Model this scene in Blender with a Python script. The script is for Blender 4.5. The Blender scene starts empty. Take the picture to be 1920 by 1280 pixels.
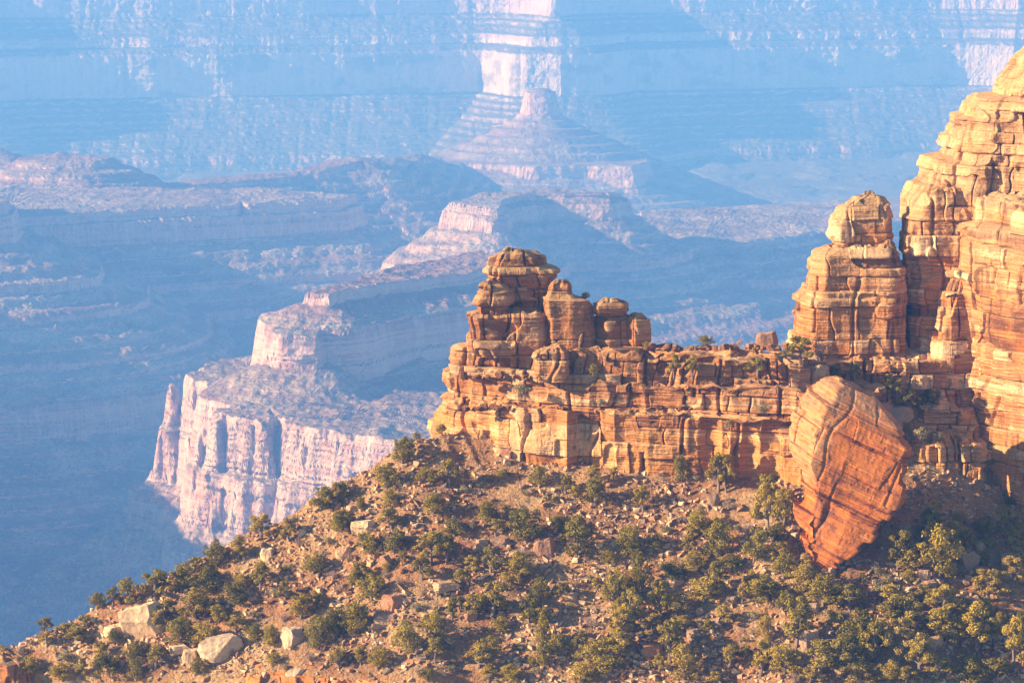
import bpy, math, random
import numpy as np
from mathutils import Vector

# ------------------------------------------------------------------ camera, sky, sun, exposure
scene = bpy.context.scene
COL = scene.collection
PITCH = math.radians(9.0)
FPX = 960 / math.tan(math.radians(10.0))          # focal length in pixels of a 1920 px wide frame
cam_d = bpy.data.cameras.new('camera')
cam_d.sensor_width = 36.0
cam_d.lens = 18.0 / math.tan(math.radians(10.0))
cam_d.clip_start = 1.0
cam_d.clip_end = 60000.0
cam = bpy.data.objects.new('camera', cam_d)
cam.location = (0, 0, 0)
cam.rotation_euler = (math.radians(90) - PITCH, 0, 0)
COL.objects.link(cam)
scene.camera = cam

SUN_EL = math.radians(20.0)
SUN_AZ = math.radians(10.0)                        # how far behind the camera the sun stands, from due left
S = Vector((-math.cos(SUN_EL) * math.cos(SUN_AZ), -math.cos(SUN_EL) * math.sin(SUN_AZ), math.sin(SUN_EL)))
world = bpy.data.worlds.new('World')
scene.world = world
world.use_nodes = True
wn = world.node_tree
bg = wn.nodes['Background']
sky = wn.nodes.new('ShaderNodeTexSky')
sky.sky_type = 'NISHITA'
sky.sun_disc = False
sky.sun_elevation = SUN_EL
sky.sun_rotation = math.atan2(S.x, S.y)
sky.altitude = 2000
sky.air_density = 1.0
sky.dust_density = 0.6
wn.links.new(sky.outputs[0], bg.inputs[0])
bg.inputs[1].default_value = 0.075
sun_d = bpy.data.lights.new('sun', 'SUN')
sun_d.energy = 5.0
sun_d.angle = math.radians(0.5)
sun_d.color = (1.0, 0.76, 0.51)
sun = bpy.data.objects.new('sun', sun_d)
sun.rotation_euler = S.to_track_quat('Z', 'Y').to_euler()
sun.location = (-300, 200, 200)
COL.objects.link(sun)
scene.view_settings.view_transform = 'Standard'
scene.view_settings.look = 'None'
scene.view_settings.gamma = 1.0
scene.view_settings.exposure = 1.45
cy = scene.cycles
cy.max_bounces = 6
cy.diffuse_bounces = 3
cy.glossy_bounces = 1
cy.transmission_bounces = 2
cy.volume_bounces = 1
cy.transparent_max_bounces = 8
cy.use_denoising = True
cy.use_adaptive_sampling = True
cy.adaptive_threshold = 0.02

HAZE_DENSITY = 1.5e-4
HAZE_COLOR = (0.125, 0.375, 0.96, 1)
HAZE_ABSORB = (0.38, 0.38, 0.38, 1)

# ------------------------------------------------------------------ helpers
CP, SP = math.cos(PITCH), math.sin(PITCH)

def W(px, py, D):
    """world point seen at pixel (px, py) of the 1920x1280 frame, D metres away along the ground"""
    u = (px - 960) / FPX
    v = (640 - py) / FPX
    y = CP + v * SP
    z = -SP + v * CP
    k = D / y
    return np.array([u * k, D, z * k])

def ZY(py, D):
    return W(960, py, D)[2]

def XP(px, py, D):
    return W(px, py, D)[0]

def to_px(x, y, z):
    f = y * CP - z * SP
    v = y * SP + z * CP
    return 960 + FPX * x / f, 640 - FPX * v / f

def _hash(ix, iy, iz, seed):
    h = (ix.astype(np.uint32) * np.uint32(374761393) + iy.astype(np.uint32) * np.uint32(668265263)
         + iz.astype(np.uint32) * np.uint32(2147483647 - 97) + np.uint32((seed * 974711 + 1013904223) & 0xffffffff))
    h = (h ^ (h >> np.uint32(13))) * np.uint32(1274126177)
    h = (h ^ (h >> np.uint32(16))) * np.uint32(2246822519)
    return h ^ (h >> np.uint32(15))

def hrand(ix, iy=None, iz=None, seed=0):
    ix = np.asarray(ix).astype(np.int64)
    iy = np.zeros_like(ix) if iy is None else np.asarray(iy).astype(np.int64)
    iz = np.zeros_like(ix) if iz is None else np.asarray(iz).astype(np.int64)
    ix, iy, iz = np.broadcast_arrays(ix, iy, iz)
    return (_hash(ix & 0xffffffff, iy & 0xffffffff, iz & 0xffffffff, seed) & np.uint32(0xffffff)).astype(np.float64) / 16777216.0

def noise(x, y, z=None, seed=0):
    """smooth value noise, about -1 .. 1"""
    x = np.asarray(x, dtype=np.float64)
    y = np.asarray(y, dtype=np.float64)
    z = np.zeros_like(x) if z is None else np.asarray(z, dtype=np.float64)
    x, y, z = np.broadcast_arrays(x, y, z)
    xi, yi, zi = np.floor(x), np.floor(y), np.floor(z)
    fx, fy, fz = x - xi, y - yi, z - zi
    fx = fx * fx * fx * (fx * (fx * 6 - 15) + 10)
    fy = fy * fy * fy * (fy * (fy * 6 - 15) + 10)
    fz = fz * fz * fz * (fz * (fz * 6 - 15) + 10)
    xi, yi, zi = xi.astype(np.int64), yi.astype(np.int64), zi.astype(np.int64)
    def c(a, b, d):
        return hrand(xi + a, yi + b, zi + d, seed)
    x00 = c(0, 0, 0) * (1 - fx) + c(1, 0, 0) * fx
    x10 = c(0, 1, 0) * (1 - fx) + c(1, 1, 0) * fx
    if np.all(fz == 0):
        r = x00 * (1 - fy) + x10 * fy
    else:
        x01 = c(0, 0, 1) * (1 - fx) + c(1, 0, 1) * fx
        x11 = c(0, 1, 1) * (1 - fx) + c(1, 1, 1) * fx
        r = (x00 * (1 - fy) + x10 * fy) * (1 - fz) + (x01 * (1 - fy) + x11 * fy) * fz
    return r * 2 - 1

def fbm(x, y, z=None, o=4, seed=0, gain=0.5):
    s, a, t = 0.0, 1.0, 0.0
    for k in range(o):
        f = 2.03 ** k
        s = s + a * noise(x * f + 17.3 * k, y * f - 9.1 * k, None if z is None else z * f + 3.7 * k, seed + k)
        t += a
        a *= gain
    return s / t

def ridged(x, y, z=None, o=4, seed=0):
    s, a, t = 0.0, 1.0, 0.0
    for k in range(o):
        f = 2.07 ** k
        s = s + a * (1 - 2 * np.abs(noise(x * f + 11.3 * k, y * f - 5.1 * k, None if z is None else z * f, seed + k)))
        t += a
        a *= 0.5
    return s / t

def mesh_from(name, verts, quads, mats=None, smooth=False, attrs=None, tris=None):
    verts = np.ascontiguousarray(verts, dtype=np.float32)
    me = bpy.data.meshes.new(name)
    me.vertices.add(len(verts))
    me.vertices.foreach_set('co', verts.ravel())
    nq = 0 if quads is None else len(quads)
    nt = 0 if tris is None else len(tris)
    loops = []
    if nq: loops.append(np.asarray(quads, dtype=np.int32).ravel())
    if nt: loops.append(np.asarray(tris, dtype=np.int32).ravel())
    loops = np.concatenate(loops)
    me.loops.add(len(loops))
    me.loops.foreach_set('vertex_index', loops)
    me.polygons.add(nq + nt)
    st = np.concatenate([np.arange(nq) * 4, nq * 4 + np.arange(nt) * 3]).astype(np.int32)
    me.polygons.foreach_set('loop_start', st)
    me.polygons.foreach_set('use_smooth', np.full(nq + nt, smooth, dtype=bool))
    me.update(calc_edges=True)
    for k, v in (attrs or {}).items():
        v = np.asarray(v, dtype=np.float32)
        if v.ndim == 1:
            at = me.attributes.new(k, 'FLOAT', 'POINT')
            at.data.foreach_set('value', v)
        else:
            at = me.attributes.new(k, 'FLOAT_VECTOR', 'POINT')
            at.data.foreach_set('vector', v.ravel())
    for m in (mats or []):
        me.materials.append(m)
    return me

def link(name, me, parent=None, loc=None):
    o = bpy.data.objects.new(name, me)
    COL.objects.link(o)
    if parent is not None: o.parent = parent
    if loc is not None: o.location = loc
    return o

def empty(name, loc):
    o = bpy.data.objects.new(name, None)
    o.empty_display_size = 1
    o.location = loc
    COL.objects.link(o)
    return o

def tag(o, label=None, cat=None, group=None, kind=None):
    if label: o['label'] = label
    if cat: o['category'] = cat
    if group: o['group'] = group
    if kind: o['kind'] = kind
    return o

def grid_quads(nr, nc, wrap=False):
    r = np.arange(nr - 1)[:, None]
    c = np.arange(nc if wrap else nc - 1)[None, :]
    c2 = (c + 1) % nc
    return np.stack([r * nc + c, r * nc + c2, (r + 1) * nc + c2, (r + 1) * nc + c], -1).reshape(-1, 4)

# ---- node helpers
class NT:
    def __init__(self, name):
        self.m = bpy.data.materials.new(name)
        self.m.use_nodes = True
        self.t = self.m.node_tree
        self.b = self.t.nodes['Principled BSDF']
        self.b.inputs['Roughness'].default_value = 0.9
        self.b.inputs['Specular IOR Level'].default_value = 0.15
    def n(self, kind, **kw):
        x = self.t.nodes.new(kind)
        for k, v in kw.items():
            if k in ('operation', 'blend_type', 'data_type', 'noise_dimensions', 'attribute_name', 'feature', 'wave_type', 'bands_direction', 'distance'):
                setattr(x, k, v)
        return x
    def l(self, a, b): self.t.links.new(a, b)
    def _set(self, sock, v):
        if hasattr(v, 'is_linked') or hasattr(v, 'links'): self.l(v, sock)
        else: sock.default_value = v
    def math(self, op, a, b=None, c=None, clamp=False):
        x = self.n('ShaderNodeMath', operation=op)
        x.use_clamp = clamp
        self._set(x.inputs[0], a)
        if b is not None: self._set(x.inputs[1], b)
        if c is not None: self._set(x.inputs[2], c)
        return x.outputs[0]
    def mix(self, f, a, b, blend='MIX'):
        x = self.n('ShaderNodeMix', data_type='RGBA', blend_type=blend)
        self._set(x.inputs[0], f)
        self._set(x.inputs[6], a if hasattr(a, 'links') else (*a, 1))
        self._set(x.inputs[7], b if hasattr(b, 'links') else (*b, 1))
        return x.outputs[2]
    def pos(self):
        if not hasattr(self, '_g'): self._g = self.n('ShaderNodeNewGeometry')
        return self._g.outputs['Position']
    def map(self, scale, loc=(0, 0, 0), vec=None):
        x = self.n('ShaderNodeMapping')
        x.inputs['Scale'].default_value = scale
        x.inputs['Location'].default_value = loc
        self.l(vec or self.pos(), x.inputs[0])
        return x.outputs[0]
    def noise(self, scale=(1, 1, 1), detail=4, rough=0.55, dist=0.0, loc=(0, 0, 0), vec=None):
        x = self.n('ShaderNodeTexNoise')
        x.inputs['Scale'].default_value = 1.0
        x.inputs['Detail'].default_value = detail
        x.inputs['Roughness'].default_value = rough
        x.inputs['Distortion'].default_value = dist
        self.l(self.map(scale, loc, vec), x.inputs['Vector'])
        return x.outputs['Fac']
    def vor(self, scale=(1, 1, 1), feature='F1', vec=None):
        x = self.n('ShaderNodeTexVoronoi', feature=feature)
        x.inputs['Scale'].default_value = 1.0
        self.l(self.map(scale, (0, 0, 0), vec), x.inputs['Vector'])
        return x
    def ramp(self, f, stops, interp='LINEAR'):
        x = self.n('ShaderNodeValToRGB')
        cr = x.color_ramp
        cr.interpolation = interp
        while len(cr.elements) > 1: cr.elements.remove(cr.elements[-1])
        cr.elements[0].position = stops[0][0]
        cr.elements[0].color = (*stops[0][1], 1)
        for p, c in stops[1:]:
            e = cr.elements.new(p)
            e.color = (*c, 1)
        self.l(f, x.inputs[0])
        return x.outputs[0]
    def rng(self, v, a, b, c=0.0, d=1.0):
        x = self.n('ShaderNodeMapRange')
        self._set(x.inputs[0], v)
        for k, q in enumerate((a, b, c, d)): x.inputs[k + 1].default_value = q
        return x.outputs[0]
    def attr(self, name):
        x = self.n('ShaderNodeAttribute', attribute_name=name)
        return x
    def sep(self, v):
        x = self.n('ShaderNodeSeparateXYZ')
        self.l(v, x.inputs[0])
        return x.outputs
    def normal_z(self):
        self.pos()
        return self.sep(self._g.outputs['Normal'])[2]
    def bump(self, h, strength=0.5, dist=1.0, prev=None):
        x = self.n('ShaderNodeBump')
        x.inputs['Strength'].default_value = strength
        x.inputs['Distance'].default_value = dist
        self.l(h, x.inputs['Height'])
        if prev is not None: self.l(prev, x.inputs['Normal'])
        return x.outputs[0]
    def done(self, color, normal=None):
        self.l(color, self.b.inputs['Base Color'])
        if normal is not None: self.l(normal, self.b.inputs['Normal'])
        return self.m
# ------------------------------------------------------------------ the canyon far below: one terraced terrain
def far_material():
    M = NT('canyon_rock')
    p = M.sep(M.pos())
    nz = M.normal_z()
    zw = M.math('ADD', p[2], M.math('MULTIPLY', M.noise((.004, .004, .004), 3), 30.0))
    band = M.noise((.0006, .0006, .045), 5, 0.65)
    fine = M.noise((.004, .004, .35), 3, 0.6)
    b = M.math('ADD', M.math('MULTIPLY', band, .7), M.math('MULTIPLY', fine, .3))
    cliff = M.ramp(b, [(.30, (.26, .12, .085)), (.42, (.46, .25, .18)), (.50, (.62, .42, .32)), (.60, (.40, .21, .15)), (.72, (.60, .45, .36))])
    streak = M.noise((.05, .05, .004), 4, .6)
    cliff = M.mix(M.rng(streak, .42, .7), cliff, (.66, .50, .40))
    slope = M.ramp(M.noise((.012, .012, .03), 5, .6), [(.32, (.19, .12, .075)), (.5, (.36, .27, .19)), (.68, (.50, .40, .30))])
    sb = M.rng(band, .46, .60)
    slope = M.mix(M.math('MULTIPLY', sb, .6), slope, (.30, .13, .095))
    bush = M.rng(M.noise((.19, .19, .19), 3, .6), .47, .62)
    slope = M.mix(M.math('MULTIPLY', bush, .6), slope, (.085, .10, .06))
    # pale limestone and sandstone beds of the far wall
    fy = M.rng(p[1], 9500, 10300)
    zr = M.math('ADD', p[2], M.math('MULTIPLY', M.noise((.003, .003, .003), 3), 24.0))
    b1 = M.math('MULTIPLY', M.rng(zr, -832, -822), M.rng(zr, -640, -652))
    b2 = M.math('MULTIPLY', M.rng(zr, -530, -515), .45)
    b3 = M.math('MULTIPLY', M.rng(zr, -628, -622), M.rng(zr, -590, -600))
    pale = M.math('MULTIPLY', M.math('MAXIMUM', M.math('MAXIMUM', b1, b2), b3), fy)
    blot = M.rng(M.noise((.007, .007, .012), 5, .65), .52, .60)
    pv = M.mix(M.rng(streak, .35, .65), (.62, .48, .39), (.76, .63, .53))
    pv = M.mix(M.math('MULTIPLY', blot, .6), pv, (.22, .20, .14))
    cliff = M.mix(pale, cliff, pv)
    slope = M.mix(M.math('MULTIPLY', fy, .6), slope, (.10, .12, .075))
    f = M.rng(nz, .45, .72)
    col = M.mix(f, cliff, slope)
    n1 = M.bump(M.noise((.06, .06, .05), 5, .65), .8, 14.0)
    n2 = M.bump(M.noise((.01, .01, .30), 4, .7), .5, 6.0, n1)
    return M.done(col, n2)

def seg_dist(x, y, poly, closed=True):
    """distance outside a plan polygon (0 inside), or distance to an open line"""
    d = np.full(x.shape, 1e12)
    inside = np.zeros(x.shape, dtype=bool)
    n = len(poly)
    for i in range(n if closed else n - 1):
        ax, ay = poly[i]
        bx, by = poly[(i + 1) % n]
        ex, ey = bx - ax, by - ay
        L = ex * ex + ey * ey + 1e-9
        t = np.clip(((x - ax) * ex + (y - ay) * ey) / L, 0, 1)
        dx, dy = x - ax - t * ex, y - ay - t * ey
        d = np.minimum(d, dx * dx + dy * dy)
        if closed:
            c = ((ay > y) != (by > y)) & (x < (bx - ax) * (y - ay) / ((by - ay) if by != ay else 1e-9) + ax)
            inside ^= c
    d = np.sqrt(d)
    return np.where(inside, -d, d) if closed else d

def line_z(x, y, pts):
    """height of the nearest point of a crest line, and the distance to it"""
    best = np.full(x.shape, 1e12)
    zz = np.zeros(x.shape)
    for (ax, ay, az), (bx, by, bz) in zip(pts[:-1], pts[1:]):
        ex, ey = bx - ax, by - ay
        t = np.clip(((x - ax) * ex + (y - ay) * ey) / (ex * ex + ey * ey + 1e-9), 0, 1)
        d = np.hypot(x - ax - t * ex, y - ay - t * ey)
        z = az + (bz - az) * t
        m = d < best
        best = np.where(m, d, best)
        zz = np.where(m, z, zz)
    return best, zz

def drop_fn(table):
    """table of (drop in metres, slope in degrees) from the top outwards -> (distances, drops)"""
    dd, zz = [0.0], [0.0]
    for h, a in list(table) + [(3000, 24)]:
        dd.append(dd[-1] + h / math.tan(math.radians(a)))
        zz.append(zz[-1] + h)
    return np.array(dd), np.array(zz)

def G(*pts):
    """plan points (x, y) from (px, D)"""
    return [((px - 960) / FPX * D / CP * 1.0, D) for px, D in pts]

T_MESA = drop_fn([(18, 74), (34, 26), (46, 78), (30, 30), (900, 80)])
T_RED = drop_fn([(12, 62), (62, 79), (6, 35), (72, 80), (26, 34), (38, 78), (70, 36), (90, 33), (10, 60), (500, 29)])
T_SHELF = drop_fn([(16, 70), (6, 30), (52, 77), (70, 24), (12, 70), (42, 25), (12, 70), (60, 27), (6, 60), (50, 27), (62, 76), (300, 31), (20, 70), (300, 25)])
T_SPUR = drop_fn([(16, 70), (8, 35), (26, 76), (30, 33), (5, 65), (42, 30), (22, 76), (45, 30), (8, 70), (200, 15)])
T_CAP = drop_fn([(12, 60), (50, 78), (10, 30), (42, 78), (90, 30), (15, 65), (70, 27), (300, 14)])
T_CONE = drop_fn([(14, 45), (70, 78), (8, 40), (30, 38), (150, 29), (200, 25)])
T_HILL = drop_fn([(10, 12), (30, 22), (120, 28), (400, 22)])
T_RIDGE = drop_fn([(8, 14), (10, 60), (60, 28), (12, 65), (80, 27), (300, 18)])
T_FAR = drop_fn([(120, 34), (100, 73), (78, 31), (26, 74), (28, 27), (158, 83), (90, 33), (8, 60), (110, 30), (30, 74), (60, 30), (25, 74), (80, 26), (400, 15)])

def far_height(x, y):
    w1 = fbm(x / 420, y / 420, o=5, seed=3)
    w2 = ridged(x / 150, y / 150, o=4, seed=9)
    w3 = noise(x / 16, y / 16, seed=21) + .6 * noise(x / 7.5, y / 7.5, seed=22)
    nz = w1 * 60 + w2 * 26 + w3 * 4.0
    def H(poly, ztop, table, k=1.0, r=0.0, tilt=(0, 0)):
        d = seg_dist(x, y, poly) + nz * k - r
        top = ztop + np.minimum(0, -d) * -0.03 + w2 * 2
        z = top - np.interp(d, *table)
        return z
    out = np.full(x.shape, -1290.0) + w1 * 40 + (y - 4000) * 0.03
    # near mesa (its left end is lit) and the great red cliff below it
    nub = G((575, 4215), (618, 4195), (640, 4230), (700, 4290), (880, 4430), (940, 4600), (900, 4720), (750, 4520), (625, 4290))
    out = np.maximum(out, H(nub, -596, drop_fn([(18, 76), (24, 19), (900, 80)]), .12))
    mesa = G((494, 4120), (530, 4085), (592, 4080), (610, 4150), (700, 4230), (880, 4380), (940, 4600), (900, 4720), (750, 4500), (600, 4330))
    out = np.maximum(out, H(mesa, -638, drop_fn([(46, 78), (48, 28), (900, 80)]), .22))
    low = G((318, 4240), (345, 4190), (400, 4080), (432, 4090), (440, 4030), (392, 3960), (400, 3925), (490, 3870), (512, 3935), (538, 3905), (560, 3825), (640, 3790), (760, 3700), (1000, 3600), (2300, 3300), (2300, 3900), (1000, 4250), (700, 4450), (420, 4420))
    d_low = seg_dist(x, y, low)
    out = np.maximum(out, -722 + w1 * 8 - 0.06 * np.minimum(0, -d_low - 0) * 0 - np.interp(d_low + nz * .32 + ridged(x / 75, y / 75, o=3, seed=31) * 20 + ridged(x / 24, y / 24, o=2, seed=33) * 5 + w3 * 1.5, *T_RED))
    # stepped wall on the left
    shelf = G((-900, 5850), (-40, 6000), (60, 6120), (235, 6220), (440, 6330), (455, 6390), (470, 6350), (640, 6440), (670, 6560), (500, 6700), (-900, 6800))
    out = np.maximum(out, H(shelf, -703, T_SHELF, .20))
    left = G((-900, 5600), (-60, 5700), (22, 5760), (30, 5900), (-20, 6200), (-900, 6400))
    out = np.maximum(out, H(left, -640, T_SHELF, .25))
    # second spur with the lit prow
    spur = G((842, 6080), (925, 6010), (945, 6130), (1010, 6230), (1140, 6240), (1165, 6290), (1060, 6380), (900, 6250))
    out = np.maximum(out, H(spur, -668, T_SPUR, .22))
    east = G((1150, 6150), (1340, 6400), (1400, 6380), (1560, 6620), (1750, 6850), (2400, 7300), (2400, 7700), (1200, 7000))
    out = np.maximum(out, H(east, -785, drop_fn([(14, 60), (60, 30), (34, 76), (6, 30), (20, 76), (50, 30), (8, 70), (60, 28), (8, 70), (70, 30), (40, 76), (300, 32)]), .25))
    shadow_butte = G((-2700, 3100), (-1240, 3250), (-1020, 4100), (-980, 4900), (-760, 5600), (-640, 6500), (-900, 7200), (-2700, 7200))  # unseen butte left of frame, added to shadow the gorge and lower slopes
    out = np.maximum(out, H(shadow_butte, -520, T_RED, .5))
    # hills and ridges of the middle distance
    for pts, tb in (
        ([(-900, 250, 7300), (-60, 268, 7200), (-10, 290, 7100)], T_HILL),
        ([(90, 290, 6980), (115, 285, 6950), (150, 289, 6940)], T_HILL),
        ([(260, 352, 6900), (400, 334, 7100), (540, 320, 7250), (620, 305, 7350), (668, 290, 7400), (700, 300, 7500), (800, 290, 8200)], T_RIDGE),
    ):
        P = [W(*q) for q in pts]
        d, zz = line_z(x, y, P)
        out = np.maximum(out, zz - np.interp(np.maximum(0, np.sqrt(d * d + 900) - 30 + nz * .35 + 3), *tb))
    # central butte: knob, cone and cap
    k = W(1012, 166, 9500)
    out = np.maximum(out, k[2] - np.interp(np.maximum(0, np.hypot((x - k[0]) / 1.25, y - k[1]) - 28 + nz * .22), *T_CONE))
    cap = G((752, 9250), (840, 9080), (870, 9250), (1000, 9150), (1100, 9180), (1185, 9150), (1225, 9300), (1200, 9700), (950, 9700), (860, 9500))
    out = np.maximum(out, H(cap, -893, T_CAP, .35))
    # far wall
    far = G((-700, 10400), (-60, 10800), (-10, 10850), (12, 10930), (40, 10990), (200, 11060), (500, 11210), (700, 11310), (900, 11420), (922, 11350), (940, 11260), (958, 11190), (985, 11150), (1050, 11140), (1110, 11190), (1150, 11300), (1180, 11450), (1300, 11520), (1500, 11640), (1750, 11790), (1800, 11790), (1850, 11760), (1885, 11700), (2500, 12100), (2500, 14500), (-700, 14500))
    dfar = seg_dist(x, y, far)
    inset = np.interp(-(dfar), [0, 60, 400, 900], [0, 0, 0, 0])
    base = T_FAR[0][5]                                 # the polygon traces the foot of the pale ledge, so shift outwards
    zf = -300 - np.interp(np.maximum(0, dfar + base + (w1 * 60 + w2 * 9 + w3 * 1.5) * .62 + ridged(x / 60, y / 400, o=2, seed=41) * 5), *T_FAR)
    out = np.maximum(out, zf)
    # thin hard beds show as small steps on every slope
    P = 23.0
    out = out + np.clip((y - 4500) / 600, .0, 1) * P / 6.283 * .95 * np.sin(6.283 * (out + w1 * 6) / P)
    out = out + (ridged(x / 70, y / 70, o=3, seed=61) * 5.0 + noise(x / 11, y / 11, seed=62) * 1.5) * np.clip(1.3 - (y - 4000) / 5200, .06, 1)
    return out

def build_far():
    cols = np.concatenate([np.arange(-2500, -190, 15.0), np.arange(-190, 2111, 2.0)])
    Dn = np.concatenate([np.arange(3000, 4700, 3.0), np.arange(4700, 7600, 5.0), np.arange(7600, 13200, 7.0)])
    u = (cols - 960) / FPX / CP
    X = u[:, None] * Dn[None, :]
    Y = np.broadcast_to(Dn[None, :], X.shape)
    Z = far_height(X, Y)
    NR = 1150
    ang = Z / Y
    wgt = np.abs(np.diff(ang, axis=1)) + 0.000012 * np.diff(Dn)[None, :] / 3
    # only what can be seen from about the camera's height needs many rows
    vis = ang[:, 1:] >= np.maximum.accumulate(ang, axis=1)[:, :-1] - 0.004
    wgt = wgt * np.where(vis, 1.0, 0.2)
    k = 25
    ker = np.ones(k) / k
    for _ in range(2):
        pad = np.pad(wgt, ((k // 2, k // 2), (0, 0)), mode='edge')
        cs = np.cumsum(pad, axis=0)
        cs = np.concatenate([np.zeros((1, cs.shape[1])), cs])
        wgt = (cs[k:] - cs[:-k]) / k
    c = np.concatenate([np.zeros((len(cols), 1)), np.cumsum(wgt, axis=1)], axis=1)
    c /= c[:, -1:]
    q = np.linspace(0, 1, NR)
    V = np.zeros((len(cols), NR, 3))
    for i in range(len(cols)):
        Dq = np.interp(q, c[i], Dn)
        V[i, :, 1] = Dq
        V[i, :, 0] = u[i] * Dq
        V[i, :, 2] = np.interp(Dq, Dn, Z[i])
    # small push along the plan so that cliff faces are not perfectly ruled
    n = fbm(V[..., 0] / 22, V[..., 1] / 22, V[..., 2] / 14, o=3, seed=51) * 5
    zl = (V[..., 2] + fbm(V[..., 0] / 300, V[..., 1] / 300, o=2, seed=57) * 8) / 7.5
    n = n + (hrand(np.floor(zl), seed=58) - .5) * 6.5 * np.clip(1.4 - V[..., 1] / 9000, .3, 1)
    V[..., 1] += n
    V[..., 2] += noise(V[..., 0] / 9, V[..., 1] / 9, V[..., 2] / 9, seed=55) * 1.2 * np.clip(1.5 - V[..., 1] / 7500, .1, 1)
    qd = grid_quads(len(cols), NR)[:, ::-1]
    me = mesh_from('canyon_terrain', V.reshape(-1, 3), qd[:, ::-1], [far_material()], smooth=False)
    o = link('canyon_terrain', me)
    tag(o, kind='structure')
    return o

def build_haze():
    x0, x1, y0, y1, z0, z1 = -11000, 11000, -300, 14000, -1750, 60
    v = [(x, y, z) for z in (z0, z1) for y in (y0, y1) for x in (x0, x1)]
    q = [(0, 2, 3, 1), (4, 5, 7, 6), (0, 1, 5, 4), (2, 6, 7, 3), (0, 4, 6, 2), (1, 3, 7, 5)]
    m = bpy.data.materials.new('haze')
    m.use_nodes = True
    t = m.node_tree
    t.nodes.clear()
    out = t.nodes.new('ShaderNodeOutputMaterial')
    pv = t.nodes.new('ShaderNodeVolumePrincipled')
    pv.inputs['Color'].default_value = HAZE_COLOR
    pv.inputs['Absorption Color'].default_value = HAZE_ABSORB
    pv.inputs['Density'].default_value = HAZE_DENSITY
    pv.inputs['Anisotropy'].default_value = 0.0
    t.links.new(pv.outputs[0], out.inputs['Volume'])
    o = link('haze', mesh_from('haze', v, q, [m]))
    o.display_type = 'WIRE'
    tag(o, kind='stuff')
# ------------------------------------------------------------------ sandstone in the foreground
# heights of the main beds, read from the ledges of the tower (py at a depth of 558 m)
BED_PY = [40, 62, 90, 118, 140, 168, 184, 205, 222, 244, 262, 282, 304, 326, 350, 376, 403, 430, 457, 474, 496, 515, 531, 557, 586, 609, 648, 676, 705, 735, 765, 797, 828, 858, 890, 925, 960, 1000, 1040, 1090, 1150, 1220, 1300]
BEDS = np.array(sorted(ZY(p, 558) for p in BED_PY))
_r = random.Random(5)
FINE = [-150.0]
while FINE[-1] < 10: FINE.append(FINE[-1] + _r.choice((.22, .3, .4, .55, .8, 1.1)))
FINE = np.array(FINE)

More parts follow.
